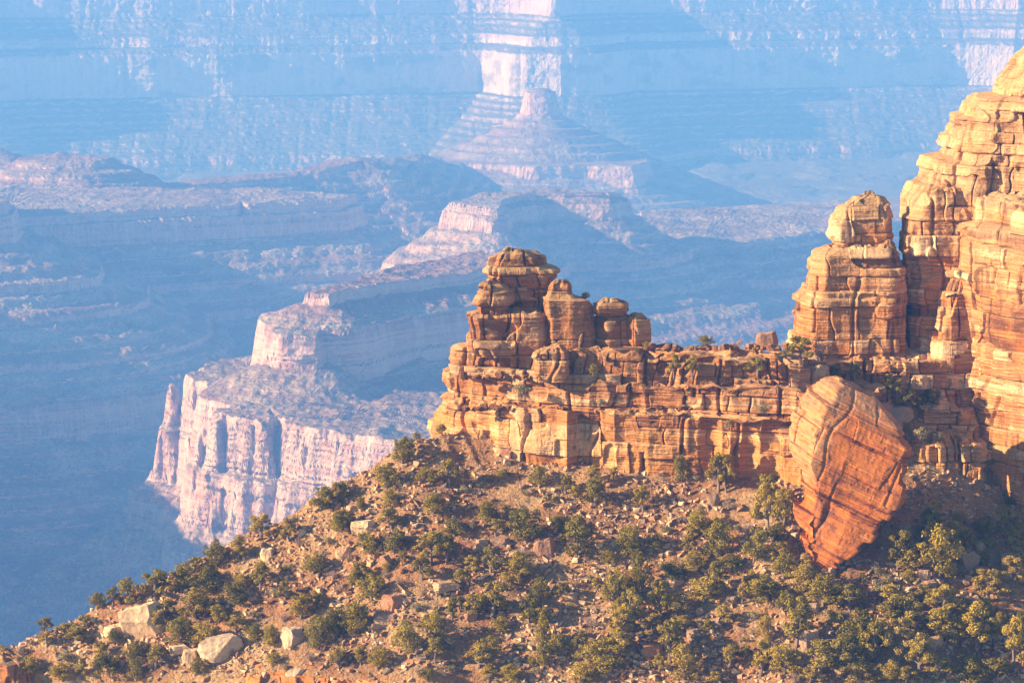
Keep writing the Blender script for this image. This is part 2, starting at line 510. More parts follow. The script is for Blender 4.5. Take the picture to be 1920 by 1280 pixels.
def rock_material(name='red_sandstone', warm=0.0, grey=0.0, brown=0.0, cream=0.0):
    M = NT(name)
    at = M.attr('tone')
    tr = M.sep(at.outputs['Vector'])                   # block, bed, lamina values
    p = M.pos()
    ps = M.sep(p)
    wz = M.math('ADD', ps[2], M.math('MULTIPLY', M.noise((.09, .09, .09), 3), .6))
    cx = M.n('ShaderNodeCombineXYZ')
    M.l(M.math('MULTIPLY', ps[0], .03), cx.inputs[0]); M.l(M.math('MULTIPLY', ps[1], .03), cx.inputs[1]); M.l(wz, cx.inputs[2])
    lam = M.noise((1, 1, .62), 4, .62, vec=cx.outputs[0])
    lam2 = M.noise((1, 1, 3.2), 3, .6, loc=(3, 1, 7), vec=cx.outputs[0])
    b = M.math('ADD', M.math('MULTIPLY', lam, .55), M.math('MULTIPLY', lam2, .25))
    b = M.math('ADD', b, M.math('MULTIPLY', M.math('SUBTRACT', tr[0], .5), .20))
    b = M.math('ADD', b, M.math('MULTIPLY', M.math('SUBTRACT', tr[1], .5), .28))
    b = M.math('MULTIPLY_ADD', b, 1.55, -.115)
    c = M.ramp(b, [(.33, (0.15, 0.057, 0.0274)), (.40, (0.27, 0.0997, 0.0396)), (.425, (0.47, 0.195, 0.0612)), (.475, (0.55, 0.235, 0.068)), (.50, (0.36, 0.13, 0.045)), (.525, (0.17, 0.062, 0.032)), (.55, (0.46, 0.18, 0.052)), (.60, (0.62, 0.33, 0.145)), (.645, (0.28, 0.105, 0.045)), (.68, (0.52, 0.25, 0.085)), (.76, (0.70, 0.47, 0.29))])
    yel = M.math('MULTIPLY', M.rng(ps[2], -103.5, -107.5), M.rng(M.noise((.12, .12, .12), 3, .6, loc=(2, 9, 9)), .30, .55))
    c = M.mix(M.math('MULTIPLY', yel, .5), c, (0.6, 0.285, 0.0612))
    # iron-red seeps
    seep = M.rng(M.noise((.16, .16, .10), 4, .6), .50, .68)
    c = M.mix(M.math('MULTIPLY', seep, .55), c, (0.58, 0.19, 0.036))
    if brown:                                        # the upper beds of the ridge are a duller brown
        k = M.math('MULTIPLY', M.rng(ps[2], -101.5, -98.5), brown)
        c = M.mix(k, c, (0.3, 0.128, 0.0562))
    if cream:                                        # the highest beds of the cliff are pale
        k = M.math('MULTIPLY', M.rng(ps[2], -84.0, -60.0), M.rng(M.noise((.1, .1, .4), 4, .6, loc=(6, 6, 1)), .32, .55))
        c = M.mix(M.math('MULTIPLY', k, cream), c, (0.66, 0.43, 0.25))
    # desert varnish running down in streaks
    st = M.noise((1.1, 1.1, .09), 4, .65)
    pat = M.noise((.13, .13, .22), 4, .6, loc=(9, 2, 4))
    v = M.math('MULTIPLY', M.rng(st, .47, .62), M.rng(pat, .46, .62))
    c = M.mix(M.math('MULTIPLY', v, .75), c, (0.12, 0.0522, 0.0288))
    # weathered grey-buff skin
    wth = M.rng(M.noise((.30, .30, .38), 6, .7, loc=(1, 7, 3)), .50, .64)
    c = M.mix(M.math('MULTIPLY', wth, .30 + grey), c, (0.42, 0.266, 0.133))
    up = M.rng(M.normal_z(), .35, .8)
    c = M.mix(M.math('MULTIPLY', up, .6), c, (0.5, 0.332, 0.166))
    spk = M.rng(M.noise((3.2, 3.2, 4.5), 3, .7), .35, .65)
    c = M.mix(1.0, c, M.ramp(spk, [(0, (0.72, 0.665, 0.49)), (1, (1.12, 1.12, 1.12))]), 'MULTIPLY')
    if warm:
        c = M.mix(warm, c, (0.6, 0.162, 0.0324))
    n = M.bump(M.noise((1.6, 1.6, 2.6), 6, .7), .55, .35)
    n = M.bump(M.noise((.5, .5, 7.0), 3, .6), .45, .16, n)
    return M.done(c, n)

def rounded_plan(pts, n=4000, r=0.12):
    """closed unit plan curve from a few corner points, rounded; starts at the back"""
    P = np.array(pts, float)
    m = len(P)
    segs = []
    for i in range(m):
        a, b = P[i], P[(i + 1) % m]
        segs.append(a + (b - a) * np.linspace(0, 1, 200, endpoint=False)[:, None])
    Q = np.concatenate(segs)
    k = max(1, int(200 * r))
    ker = np.hanning(2 * k + 3)[1:-1]
    ker /= ker.sum()
    for c in range(2):
        e = np.concatenate([Q[-len(ker):, c], Q[:, c], Q[:len(ker), c]])
        Q[:, c] = np.convolve(e, ker, 'same')[len(ker):-len(ker)]
    Q[:, 0] = (Q[:, 0] - (Q[:, 0].max() + Q[:, 0].min()) / 2) / ((Q[:, 0].max() - Q[:, 0].min()) / 2)
    return Q

BOX = [(-.4, 1), (-1, .7), (-1, -.55), (-.72, -1), (.75, -1), (1, -.5), (1, .7), (.4, 1)]
WEDGE = [(0, 1), (-1, .6), (-.95, 0), (-.25, -1), (1, -.45), (1, .6)]
SLAB = [(-.3, 1), (-1, .8), (-1, .1), (-.55, -.8), (.7, -1.1), (1, -.4), (1, .8), (.3, 1)]

def stack(rows, D, b, plan=BOX, step=.14, seed=0, relief=1.0, buttress=1.0, blocks=1.0, joint=4.0, shear=0.0, ratio=.8, rr=.12,
          relief_fn=None, amp_top=.6, rot=None, beds=None, topdrop=.6, alcove=1.0, back_step=3.0, pre=None):
    """a pile of sandstone beds; rows = (py, xl, xr) of its outline from top to foot, D = depth, b = greatest half depth"""
    pr = np.array(pre, float) if pre is not None else np.array([[ (XP(xl, py, D) + XP(xr, py, D)) / 2, (XP(xr, py, D) - XP(xl, py, D)) / 2, ZY(py, D)] for py, xl, xr in rows])
    seg = np.hypot(np.hypot(np.diff(pr[:, 0]), np.diff(pr[:, 1])), np.diff(pr[:, 2]))
    t = np.concatenate([[0], np.cumsum(seg)])
    q = np.linspace(0, t[-1], max(8, int(t[-1] / step)))
    cx, a, z = (np.interp(q, t, pr[:, k]) for k in range(3))
    # close the top with shrinking rings
    topk = np.sqrt(np.linspace(0.0, .97, 16))
    cx = np.concatenate([np.full(16, cx[0]), cx]); a = np.concatenate([a[0] * topk + .01, a]); z = np.concatenate([z[0] + amp_top * (1 - topk ** 4) + 0 * topk, z])
    bb = np.minimum(b, np.maximum(a * ratio, .02))
    Q = rounded_plan(plan, r=rr)
    # resample the plan: fine on the sides the camera and the sun can see, coarse behind
    amax = a.max()
    w = np.hypot(np.diff(np.r_[Q[:, 0], Q[0, 0]]) * amax, np.diff(np.r_[Q[:, 1], Q[0, 1]]) * min(b, amax * ratio))
    backness = (Q[:, 1] > .35)
    w2 = np.where(backness, w / back_step, w)
    c = np.concatenate([[0], np.cumsum(w2)])
    ns = max(24, int(c[-1] / step))
    qq = np.linspace(0, c[-1], ns, endpoint=False)
    Qc = np.vstack([Q, Q[:1]])
    U = np.interp(qq, c, Qc[:, 0]); V = np.interp(qq, c, Qc[:, 1])
    X = cx[:, None] + a[:, None] * U[None, :]
    Y = D + bb[:, None] * V[None, :]
    dX = a[:, None] * (np.roll(U, -1) - np.roll(U, 1))[None, :]
    dY = bb[:, None] * (np.roll(V, -1) - np.roll(V, 1))[None, :]
    L = np.hypot(dX, dY) + 1e-9
    NX, NY = dY / L, -dX / L
    if (NX * (X - cx[:, None])).mean() < 0: NX, NY = -NX, -NY
    # arc length from the front middle
    ds = np.hypot(np.diff(X, axis=1, append=X[:, :1]), np.diff(Y, axis=1, append=Y[:, :1]))
    s = np.cumsum(ds, axis=1) - ds
    f = int(np.argmin(np.abs(U) + (V > 0) * 9))
    s = s - s[:, f:f + 1]
    if U[(f + 3) % ns] < U[f]: s = -s
    s = s + cx[:, None] - cx.mean()  + 0.0
    s = s + cx.mean()
    Z = np.broadcast_to(z[:, None], X.shape).copy()
    zb = BEDS if beds is None else beds
    zz = Z + fbm(X / 14, Y / 14, Z / 14, 2, seed=61) * .5
    reg = np.floor(s / 13 + .5 * noise(s / 5, Z / 6, seed=seed + 3) + hrand(seed, seed=4) * 7)
    raw = np.clip(np.searchsorted(zb, zz) - 1, 0, len(zb) - 2)
    def bclosed(i): return hrand(i, reg, seed=seed + 30) < .38      # the plane under bed i does not show here
    i1 = raw.copy()
    for _ in range(2): i1 = np.where((i1 > 0) & bclosed(i1), i1 - 1, i1)
    lo = np.where(bclosed(raw), 9.0, zz - zb[raw])
    hi = np.where(bclosed(raw + 1), 9.0, zb[np.minimum(raw + 1, len(zb) - 1)] - zz)
    e1 = np.minimum(lo, hi)
    sp = joint * (.55 + .9 * hrand(i1, seed=seed + 5))
    sw = s + noise(s / 4.1, Z / 2.6, seed=seed + 6) * .45 + (hrand(i1, reg * 0, seed=seed + 7) - .5) * 1.2 * joint + noise(s / 30, Z / 9, seed=seed + 2) * 1.2
    k1 = np.floor(sw / sp)
    def jl(k): return (hrand(k, i1, seed=seed + 8) - .5) * .7
    fr = sw / sp - k1
    k1 = np.where(fr < jl(k1), k1 - 1, k1)
    k1 = np.where(sw / sp - k1 - 1 > jl(k1 + 1), k1 + 1, k1)
    dl, dr = np.abs(sw / sp - k1 - jl(k1)) * sp, np.abs(1 + jl(k1 + 1) - (sw / sp - k1)) * sp
    def jopen(k): return hrand(k, i1, seed=seed + 10) > .42
    kk = k1.copy()
    for _ in range(3): kk = np.where(~jopen(kk), kk - 1, kk)
    ej = np.minimum(np.where(jopen(k1), dl, 9.0), np.where(jopen(k1 + 1), dr, 9.0))
    ehair = np.minimum(dl, dr)
    rb = hrand(kk, i1, seed=seed + 9)
    rl = hrand(i1, seed=77)
    vary = np.clip(.75 + .6 * noise(s / 6, Z / 4, seed=seed + 1), .2, 1.3)
    R = .36
    cut_z = np.clip(1 - e1 / (R * (.5 + .9 * rl)), 0, 1) ** 3
    cut_j = np.clip(1 - ej / (R * (.5 + 1.0 * rb)), 0, 1) ** 3
    crack = np.exp(-(ej / .12) ** 2) * .6 + np.exp(-(ehair / .07) ** 2) * .12
    d = (rl - .5) * 1.5 + (rb - .5) * 1.25 * blocks - (cut_z * .95 + cut_j * .55 * blocks) * vary - crack * blocks * vary
    d = d + (rb * 7 % 1 - .5) * .5 * (sw / sp - kk - .5) * blocks
    # great vertical fractures that run through many beds
    mj = 8.5
    km = np.floor((s + noise(s / 9, Z / 7, seed=seed + 40) * 1.6) / mj + .5)
    dm = (s + noise(s / 9, Z / 7, seed=seed + 40) * 1.6) - (km + (hrand(km, seed=seed + 41) - .5) * .6) * mj
    on = (hrand(km, np.floor(Z / 11), seed=seed + 42) > .35)
    d = d - np.exp(-(dm / .32) ** 2) * 1.0 * on * blocks
    d = d + (hrand(np.floor((s + noise(s / 9, Z / 7, seed=seed + 40) * 1.6) / mj + .5 * 0 + .5), seed=seed + 43) - .5) * .0
    i2 = np.clip(np.searchsorted(FINE, zz) - 1, 0, len(FINE) - 2)
    e2 = np.minimum(zz - FINE[i2], FINE[i2 + 1] - zz)
    r2 = hrand(i2, np.floor(s / 5.5 + hrand(i2, seed=3) * 9), seed=seed + 12)
    soft = .35 + .65 * hrand(k1, i1, seed=seed + 13)
    d = d + ((r2 - .5) * .22 - np.clip(1 - e2 / .12, 0, 1) * .14) * soft
    d = d + fbm(X / 2.4, Y / 2.4, Z / 1.7, 4, seed=seed + 14) * .30 + ridged(X / 1.1, Y / 1.1, Z / 1.3, 2, seed=seed + 15) * .09
    d = d * relief
    d = d + buttress * (ridged(s / 7.5, Z / 38, seed=seed + 16, o=2) * .9 + noise(s / 15, Z / 24, seed=seed + 17) * 1.1)
    # spalled alcoves: plane faces cut back
    al = fbm(s / 5.0, Z / 5.5, o=2, seed=seed + 18)
    d = d - np.clip((al - .28) * 9, 0, 1) * .8 * relief * alcove
    if relief_fn is not None: d = d + relief_fn(X, Y, Z, s)
    wt = np.clip(1 - (z[0] - Z) / 3.2, 0, 1) * np.clip(np.broadcast_to(a[:, None], Z.shape) / 4, 0, 1)
    Z = Z - wt * (hrand(kk, i1 * 0, seed=seed + 50) * 1.1 * blocks + (.5 + .5 * fbm(X / 3, Y / 3, o=3, seed=seed + 51)) * .9) * topdrop
    fade = np.clip(a / 1.5, 0, 1)[:, None]
    lim = a[:, None] * .6
    d = np.clip(d * fade, -lim, lim + .2)
    X = X + NX * d
    Y = Y + NY * d
    Z[:16] += (fbm(X[:16] / 1.7, Y[:16] / 1.7, o=3, seed=seed + 20) * .8 - np.floor(hrand(np.floor(X[:16] / 1.9), np.floor(Y[:16] / 1.9), seed=seed + 22) * 3) * .22) * np.clip(a.max() / 3, 0, 1)
    Z = Z + noise(X / 1.3, Y / 1.3, Z / 1.3, seed=seed + 21) * .06
    Y = Y + shear * (X - cx.mean())
    tone = np.stack([rb, rl, r2], -1)
    V3 = np.stack([X, Y, Z], -1)
    return V3.reshape(-1, 3), grid_quads(len(z), ns, wrap=True), tone.reshape(-1, 3)

def merge(parts):
    v, q, t, n = [], [], [], 0
    for a, b, c in parts:
        v.append(a); q.append(b + n); t.append(c)
        n += len(a)
    return np.concatenate(v), np.concatenate(q), np.concatenate(t)

ROCK = rock_material()
ROCK_RIDGE = rock_material('brown_banded_sandstone', brown=.5)
ROCK_CLIFF = rock_material('pale_banded_sandstone', cream=.6)
ROCK_WARM = rock_material('iron_red_sandstone', warm=.42)

def rock_part(name, parts, parent=None, mat=None, origin=None):
    v, q, t = merge(parts)
    if parent is None:
        me = mesh_from(name, v, q, [mat or ROCK], attrs={'tone': t})
        return link(name, me)
    o = np.array(parent.location)
    me = mesh_from(name, v - o, q, [mat or ROCK], attrs={'tone': t})
    return link(name, me, parent)

def build_fin():
    base = W(1150, 885, 556)
    t = empty('rock_ridge', base)
    tag(t, 'long ridge of layered orange sandstone with a stepped tower at its left end', 'rock ridge', 'sandstone outcrops above the wooded slope')
    lower = stack([(752, 858, 1640), (764, 835, 1640), (790, 828, 1640), (830, 830, 1640), (850, 842, 1640), (900, 860, 1640), (950, 870, 1640)],
                  566, 10, plan=SLAB, seed=101, shear=-.20, joint=5.6, buttress=2.0, step=.13, topdrop=1.0)
    mid = stack([(700, 848, 1620), (706, 834, 1620), (735, 832, 1620), (752, 842, 1620), (775, 850, 1620)],
                567, 9.7, plan=SLAB, seed=102, shear=-.20, joint=4.0, buttress=1.5, step=.13, topdrop=1.0)
    rock_part('cliff_band', [lower, mid], t, ROCK_RIDGE)
    upper = stack([(650, 884, 1530), (655, 868, 1532), (668, 852, 1533), (690, 851, 1535), (700, 856, 1535), (712, 860, 1535)],
                  565, 5.5, plan=SLAB, seed=103, shear=-.20, joint=2.8, buttress=.9, step=.12, topdrop=1.1)
    rock_part('rim_band', [upper], t, ROCK_RIDGE)
    cap = stack([(468, 941, 990), (471, 930, 1000), (477, 927, 1009), (490, 924, 1011), (497, 922, 1012), (503, 915, 1030), (507, 915, 1037), (514, 918, 1036), (521, 926, 1030), (529, 931, 1026), (534, 942, 1028)],
                574, 8, seed=104, shear=.12, joint=3.0, buttress=.3, relief=.95, step=.1, amp_top=.4)
    neck = stack([(529, 944, 1026), (533, 943, 1030), (556, 948, 1029), (559, 950, 1029), (584, 956, 1022), (590, 956, 1022)],
                 574, 7.5, seed=105, shear=.12, joint=6, buttress=.4, relief=.6, step=.11)
    rock_part('tower_top', [cap, neck], t, ROCK_RIDGE)
    body = stack([(578, 886, 1020), (583, 872, 1022), (606, 877, 1026), (612, 880, 1026), (631, 879, 1028), (648, 884, 1030), (660, 888, 1030)],
                 571.5, 8.5, seed=106, shear=.12, joint=3.6, buttress=.7, relief=.9, step=.11)
    shoulder = stack([(528, 906, 942), (534, 902, 950), (550, 901, 954), (557, 893, 955), (566, 889, 956), (580, 890, 954), (590, 896, 944), (600, 898, 938)],
                     569, 6, seed=107, shear=.12, joint=3.2, buttress=.3, relief=.8, step=.1)
    rock_part('tower_body', [body, shoulder], t, ROCK_RIDGE)
    col = stack([(528, 1032, 1069), (533, 1030, 1070), (548, 1027, 1067), (556, 1022, 1080), (559, 1017, 1104), (585, 1018, 1108), (590, 1022, 1110), (625, 1024, 1114), (648, 1022, 1118), (662, 1020, 1120)],
                569, 6, seed=108, shear=.12, joint=3.2, buttress=.5, relief=.85, step=.1)
    rock_part('column', [col], t, ROCK_RIDGE)
    blk = stack([(588, 1113, 1180), (592, 1110, 1184), (630, 1114, 1184), (648, 1118, 1184), (660, 1120, 1184)], 569, 5, seed=109, shear=.12, joint=4.5, buttress=.6, relief=.6, plan=WEDGE, step=.1)
    blk2 = stack([(591, 1178, 1210), (596, 1172, 1215), (620, 1170, 1217), (640, 1174, 1217), (648, 1178, 1205), (655, 1178, 1200)], 567.5, 3.6, seed=110, shear=.12, joint=6, buttress=.1, relief=.45, plan=WEDGE, step=.1)
    rock_part('split_block', [blk, blk2], t, ROCK_RIDGE)
    cp = stack([(560, 1120, 1172), (564, 1112, 1178), (574, 1110, 1180), (581, 1110, 1180), (588, 1114, 1176), (591, 1120, 1170)], 568.3, 4.2, seed=111, shear=.12, joint=12, buttress=.05, relief=.4, step=.09, amp_top=.3)
    rock_part('capstone', [cp], t, ROCK_RIDGE)
    ledge = stack([(651, 1016, 1062), (654, 1006, 1066), (668, 1001, 1068), (676, 1001, 1068), (690, 1000, 1068), (703, 1002, 1066), (712, 1004, 1066)], 561.5, 3.5, seed=112, joint=6, buttress=.2, relief=.8, step=.1)
    rock_part('projecting_block', [ledge], t, ROCK_RIDGE)
    return t

def build_pinnacle():
    base = W(1595, 675, 572)
    t = empty('rock_pinnacle', base)
    tag(t, 'sandstone pinnacle with a square head block on a stepped banded base', 'rock pinnacle', 'sandstone outcrops above the wooded slope')
    head = stack([(363, 1612, 1650), (367, 1600, 1659), (378, 1587, 1665), (392, 1572, 1668), (401, 1569, 1671), (405, 1563, 1672), (416, 1558, 1672), (442, 1557, 1671), (452, 1562, 1668), (459, 1566, 1660)],
                 576, 6.5, seed=121, joint=6, buttress=.3, relief=.6, step=.1, amp_top=.3)
    rock_part('head_block', [head], t, ROCK_CLIFF)
    body = stack([(456, 1560, 1668), (461, 1549, 1670), (471, 1527, 1678), (490, 1523, 1682), (508, 1520, 1684), (524, 1514, 1688), (548, 1512, 1690), (554, 1497, 1692), (582, 1494, 1692), (588, 1493, 1695), (625, 1490, 1697), (656, 1492, 1700), (690, 1490, 1702)],
                 574, 9.5, seed=122, joint=5.5, buttress=.6, relief=.75, step=.12)
    rib = stack([(456, 1652, 1676), (462, 1648, 1681), (500, 1642, 1689), (548, 1638, 1692), (560, 1620, 1696), (600, 1616, 1697), (660, 1625, 1700), (690, 1625, 1700)],
                569.5, 5, seed=123, joint=3.5, buttress=.6, relief=.8, step=.11)
    rock_part('banded_base', [body, rib], t, ROCK_CLIFF)
    foot = stack([(655, 1560, 1800), (660, 1490, 1810), (680, 1484, 1815), (700, 1480, 1815), (740, 1478, 1820)], 573, 11, seed=124, joint=2.4, buttress=1.1, relief=1.1, step=.13)
    rock_part('foot_ledge', [foot], t, ROCK_CLIFF)
    return t

def build_cliff():
    base = W(1900, 985, 560)
    t = empty('rock_cliff', base)
    tag(t, 'tall pale orange sandstone cliff climbing out of the right edge', 'cliff', 'sandstone outcrops above the wooded slope')
    top = stack([(60, 1945, 2200), (84, 1930, 2200), (105, 1918, 2200), (128, 1907, 2200), (158, 1880, 2200), (178, 1878, 2200), (184, 1838, 2200), (200, 1818, 2200), (217, 1812, 2200), (222, 1793, 2200), (243, 1793, 2200), (252, 1790, 2200), (275, 1783, 2200), (297, 1773, 2200), (303, 1749, 2200), (345, 1741, 2200), (352, 1731, 2200), (375, 1717, 2200), (400, 1714, 2200), (420, 1714, 2200)],
                582, 16, seed=131, joint=5, buttress=1.4, relief=1.0, step=.14, shear=-.2)
    rock_part('upper_wall', [top], t, ROCK_CLIFF)
    shoulder = stack([(352, 1740, 1812), (376, 1718, 1816), (402, 1713, 1818), (405, 1705, 1819), (456, 1703, 1818), (478, 1699, 1822), (520, 1702, 1826), (533, 1705, 1828), (600, 1706, 1830), (660, 1708, 1830), (690, 1710, 1830)],
                     575, 9, seed=132, joint=5, buttress=.9, relief=.8, step=.12)
    saddle = stack([(486, 1692, 1716), (492, 1688, 1720), (520, 1682, 1724), (600, 1680, 1728), (700, 1678, 1730)], 581, 5, seed=136, joint=3, buttress=.4, relief=.8, step=.13)
    rock_part('left_shoulder', [shoulder, saddle], t, ROCK_CLIFF)
    pil = stack([(505, 1790, 1840), (512, 1782, 1850), (548, 1770, 1850), (556, 1768, 1850), (600, 1762, 1850), (612, 1756, 1850), (640, 1754, 1850), (680, 1752, 1850), (720, 1752, 1850), (766, 1752, 1850), (800, 1756, 1850)],
                568, 8, seed=133, joint=3.6, buttress=.8, relief=.9, step=.12)
    rock_part('pillar', [pil], t, ROCK_CLIFF)
    mid = stack([(372, 1880, 2200), (380, 1870, 2200), (425, 1866, 2200), (432, 1836, 2200), (440, 1832, 2200), (480, 1830, 2200), (540, 1826, 2200), (600, 1828, 2200), (700, 1834, 2200), (796, 1832, 2200), (803, 1826, 2200), (860, 1824, 2200), (950, 1822, 2200), (985, 1818, 2200), (1040, 1815, 2200)],
                556, 15, plan=SLAB, seed=134, joint=6, buttress=1.6, relief=.95, step=.13, shear=-.35)
    rock_part('main_wall', [mid], t, ROCK_CLIFF)
    return t
# ------------------------------------------------------------------ the near slope
NET = {
    -400: [(546, 1390), (556, 1402), (600, 1800)],
    0: [(552, 1217), (558, 1224), (600, 1500)],
    200: [(556, 1132), (562, 1140), (610, 1450)],
    400: [(560, 1032), (566, 1042), (615, 1350)],
    600: [(564, 932), (570, 940), (620, 1250)],
    700: [(566, 880), (572, 890), (620, 1200)],
    790: [(568, 818), (574, 822), (625, 1150)],
    850: [(564, 866), (572, 800), (625, 1100)],
    960: [(560, 890), (580, 760), (620, 1000)],
    1200: [(557, 890), (575, 800), (620, 1000)],
    1400: [(554, 880), (575, 800), (620, 900)],
    1480: [(552, 868), (556, 850), (570, 760), (620, 800)],
    1540: [(526, 1078), (534, 1020), (547, 915), (553, 860), (565, 770), (620, 760)],
    1600: [(529, 1050), (546, 910), (554, 830), (561, 760), (567, 715), (600, 695)],
    1700: [(530, 1030), (544, 935), (553, 868), (558, 785), (563, 745), (572, 712), (600, 690)],
    1760: [(533, 1010), (545, 940), (554, 850), (560, 790), (566, 765), (573, 735), (600, 710)],
    1830: [(536, 998), (547, 958), (555, 870), (560, 800), (566, 772), (600, 740)],
    1930: [(537, 1000), (556, 965), (600, 900)],
    2500: [(538, 990), (556, 965), (600, 900)],
}
_kp = sorted(NET)
_GD = np.arange(440, 640.1, .5)
_GT = []
for k in _kp:
    pts = NET[k]
    D0, p0 = pts[0]
    pts = [(D0 - n, p0 + 7.9 * n + .009 * n * n) for n in (120, 100, 80, 60, 40, 20, 10)] + pts
    _GT.append(np.interp(_GD, [q[0] for q in pts], [ZY(q[1], q[0]) for q in pts]))
_GT = np.array(_GT)
_kf = np.arange(-400, 2501, 12.0)
_GT = np.stack([np.interp(_kf, _kp, _GT[:, j]) for j in range(_GT.shape[1])], 1)
def _blur(a, n, axis):
    k = np.hanning(2 * n + 3)[1:-1]
    k /= k.sum()
    pad = [(0, 0), (0, 0)]
    pad[axis] = (n, n)
    return np.apply_along_axis(lambda r: np.convolve(r, k, 'valid'), axis, np.pad(a, pad, mode='edge'))
_GT = _blur(_blur(_GT, 5, 0), 6, 1)
_kp = _kf

def ground_raw(x, y):
    px = 960 + FPX * x / (y * (CP + .21 * SP))
    i = np.clip(np.searchsorted(_kp, px) - 1, 0, len(_kp) - 2)
    K = np.array(_kp, float)
    t = np.clip((px - K[i]) / (K[i + 1] - K[i]), 0, 1)
    j = np.clip((y - 440) * 2, 0, len(_GD) - 2.001)
    j0 = j.astype(int)
    f = j - j0
    z = (_GT[i, j0] * (1 - f) + _GT[i, j0 + 1] * f) * (1 - t) + (_GT[i + 1, j0] * (1 - f) + _GT[i + 1, j0 + 1] * f) * t
    # a low rock step along the bottom edge
    _, gy = to_px(x, y, z)
    left = np.clip((960 - px) / 60, 0, 1)
    z = z - np.clip((gy - 1262) / 16, 0, 1) * 4.5 * left
    return z

def ground_z(x, y):
    x = np.asarray(x, float); y = np.asarray(y, float)
    z = ground_raw(x, y)
    z = z + fbm(x / 13, y / 20, o=3, seed=71) * 1.2 + ridged((x + y * .4) / 9, y / 26, o=3, seed=72) * .7
    z = z + fbm(x / 2.6, y / 2.6, o=4, seed=73) * .40
    st = noise(x / 5, y / 5, seed=74)
    z = z + np.where(st > .1, 1, 0) * .0 + np.abs(noise(x / .8, y / .8, seed=75)) * .12
    return z

def hit(px, py):
    """where the ray of a pixel first meets the near slope"""
    D = np.arange(470, 600, .25)
    u = (px - 960) / FPX; v = (640 - py) / FPX
    k = D / (CP + v * SP)
    X, Zr = u * k, (-SP + v * CP) * k
    g = ground_z(X, D)
    m = np.nonzero(Zr <= g)[0]
    if len(m) == 0: return None
    i = m[0]
    return np.array([X[i], D[i], g[i]])

def ground_material():
    M = NT('slope_soil')
    n1 = M.noise((.07, .07, .07), 5, .6)
    c = M.ramp(n1, [(.30, (.20, .082, .032)), (.42, (.36, .175, .070)), (.52, (.48, .28, .115)), (.62, (.56, .375, .175)), (.75, (.38, .165, .058))])
    red = M.rng(M.noise((.045, .045, .045), 4, .6, loc=(5, 5, 5)), .54, .66)
    c = M.mix(M.math('MULTIPLY', red, .6), c, (.42, .12, .045))
    gr = M.vor((1.6, 1.6, 1.6))
    cell = M.sep(gr.outputs['Color'])[0]
    peb = M.ramp(cell, [(0, (.15, .08, .045)), (.4, (.36, .21, .115)), (.7, (.52, .35, .20)), (1, (.22, .12, .065))])
    msk = M.rng(M.noise((.5, .5, .5), 4, .7, loc=(1, 1, 8)), .42, .6)
    c = M.mix(M.math('MULTIPLY', msk, .65), c, peb)
    dry = M.rng(M.noise((.9, .9, .9), 5, .75, loc=(8, 3, 1)), .56, .66)
    c = M.mix(M.math('MULTIPLY', dry, .6), c, (.22, .17, .09))
    h = M.math('ADD', M.math('MULTIPLY', gr.outputs['Distance'], -.35), M.noise((2.2, 2.2, 2.2), 5, .7))
    n = M.bump(h, 1.0, .8)
    n = M.bump(M.noise((.6, .6, .6), 4, .7), .5, 1.0, n)
    return M.done(c, n)

def build_ground():
    pxs = np.arange(-330, 2300, 3.2)
    Ds = np.concatenate([np.arange(478, 575, .22), np.arange(575, 625, 1.0)])
    X = (pxs[:, None] - 960) / FPX / (1 / (CP + .21 * SP)) * Ds[None, :]
    X = (pxs[:, None] - 960) / FPX * (CP + .21 * SP) * Ds[None, :]
    Y = np.broadcast_to(Ds[None, :], X.shape)
    Z = ground_z(X, Y)
    far = Ds > 590
    V = np.stack([X, Y, Z], -1).reshape(-1, 3)
    me = mesh_from('ground', V, grid_quads(len(pxs), len(Ds))[:, ::-1][:, ::-1], [ground_material()], smooth=False)
    o = link('ground', me)
    tag(o, kind='structure')

def build_step():
    t = empty('rock_ledge', W(640, 1290, 520))
    tag(t, 'low broken ledge of red sandstone along the bottom edge of the photo', 'rock ledge')
    a = stack([(1256, 380, 905), (1260, 366, 925), (1275, 360, 935), (1278, 364, 930), (1300, 358, 940), (1340, 350, 950)], 527, 6, plan=SLAB, seed=141, shear=-.36, joint=3.2, buttress=.9, step=.12, beds=np.array(sorted(ZY(p, 520) for p in (1230, 1256, 1268, 1279, 1300, 1330, 1360))))
    rock_part('ledge_face', [a], t, ROCK_WARM)
    t2 = empty('rock_ledge', W(20, 1290, 520))
    tag(t2, 'small pale ledge of sandstone in the bottom left corner', 'rock ledge')
    b = stack([(1222, -110, 30), (1227, -130, 48), (1245, -130, 55), (1262, -130, 62), (1300, -130, 66), (1340, -130, 70)], 548, 5, plan=SLAB, seed=142, shear=-.2, joint=3.0, buttress=.9, step=.12)
    rock_part('ledge_face', [b], t2)

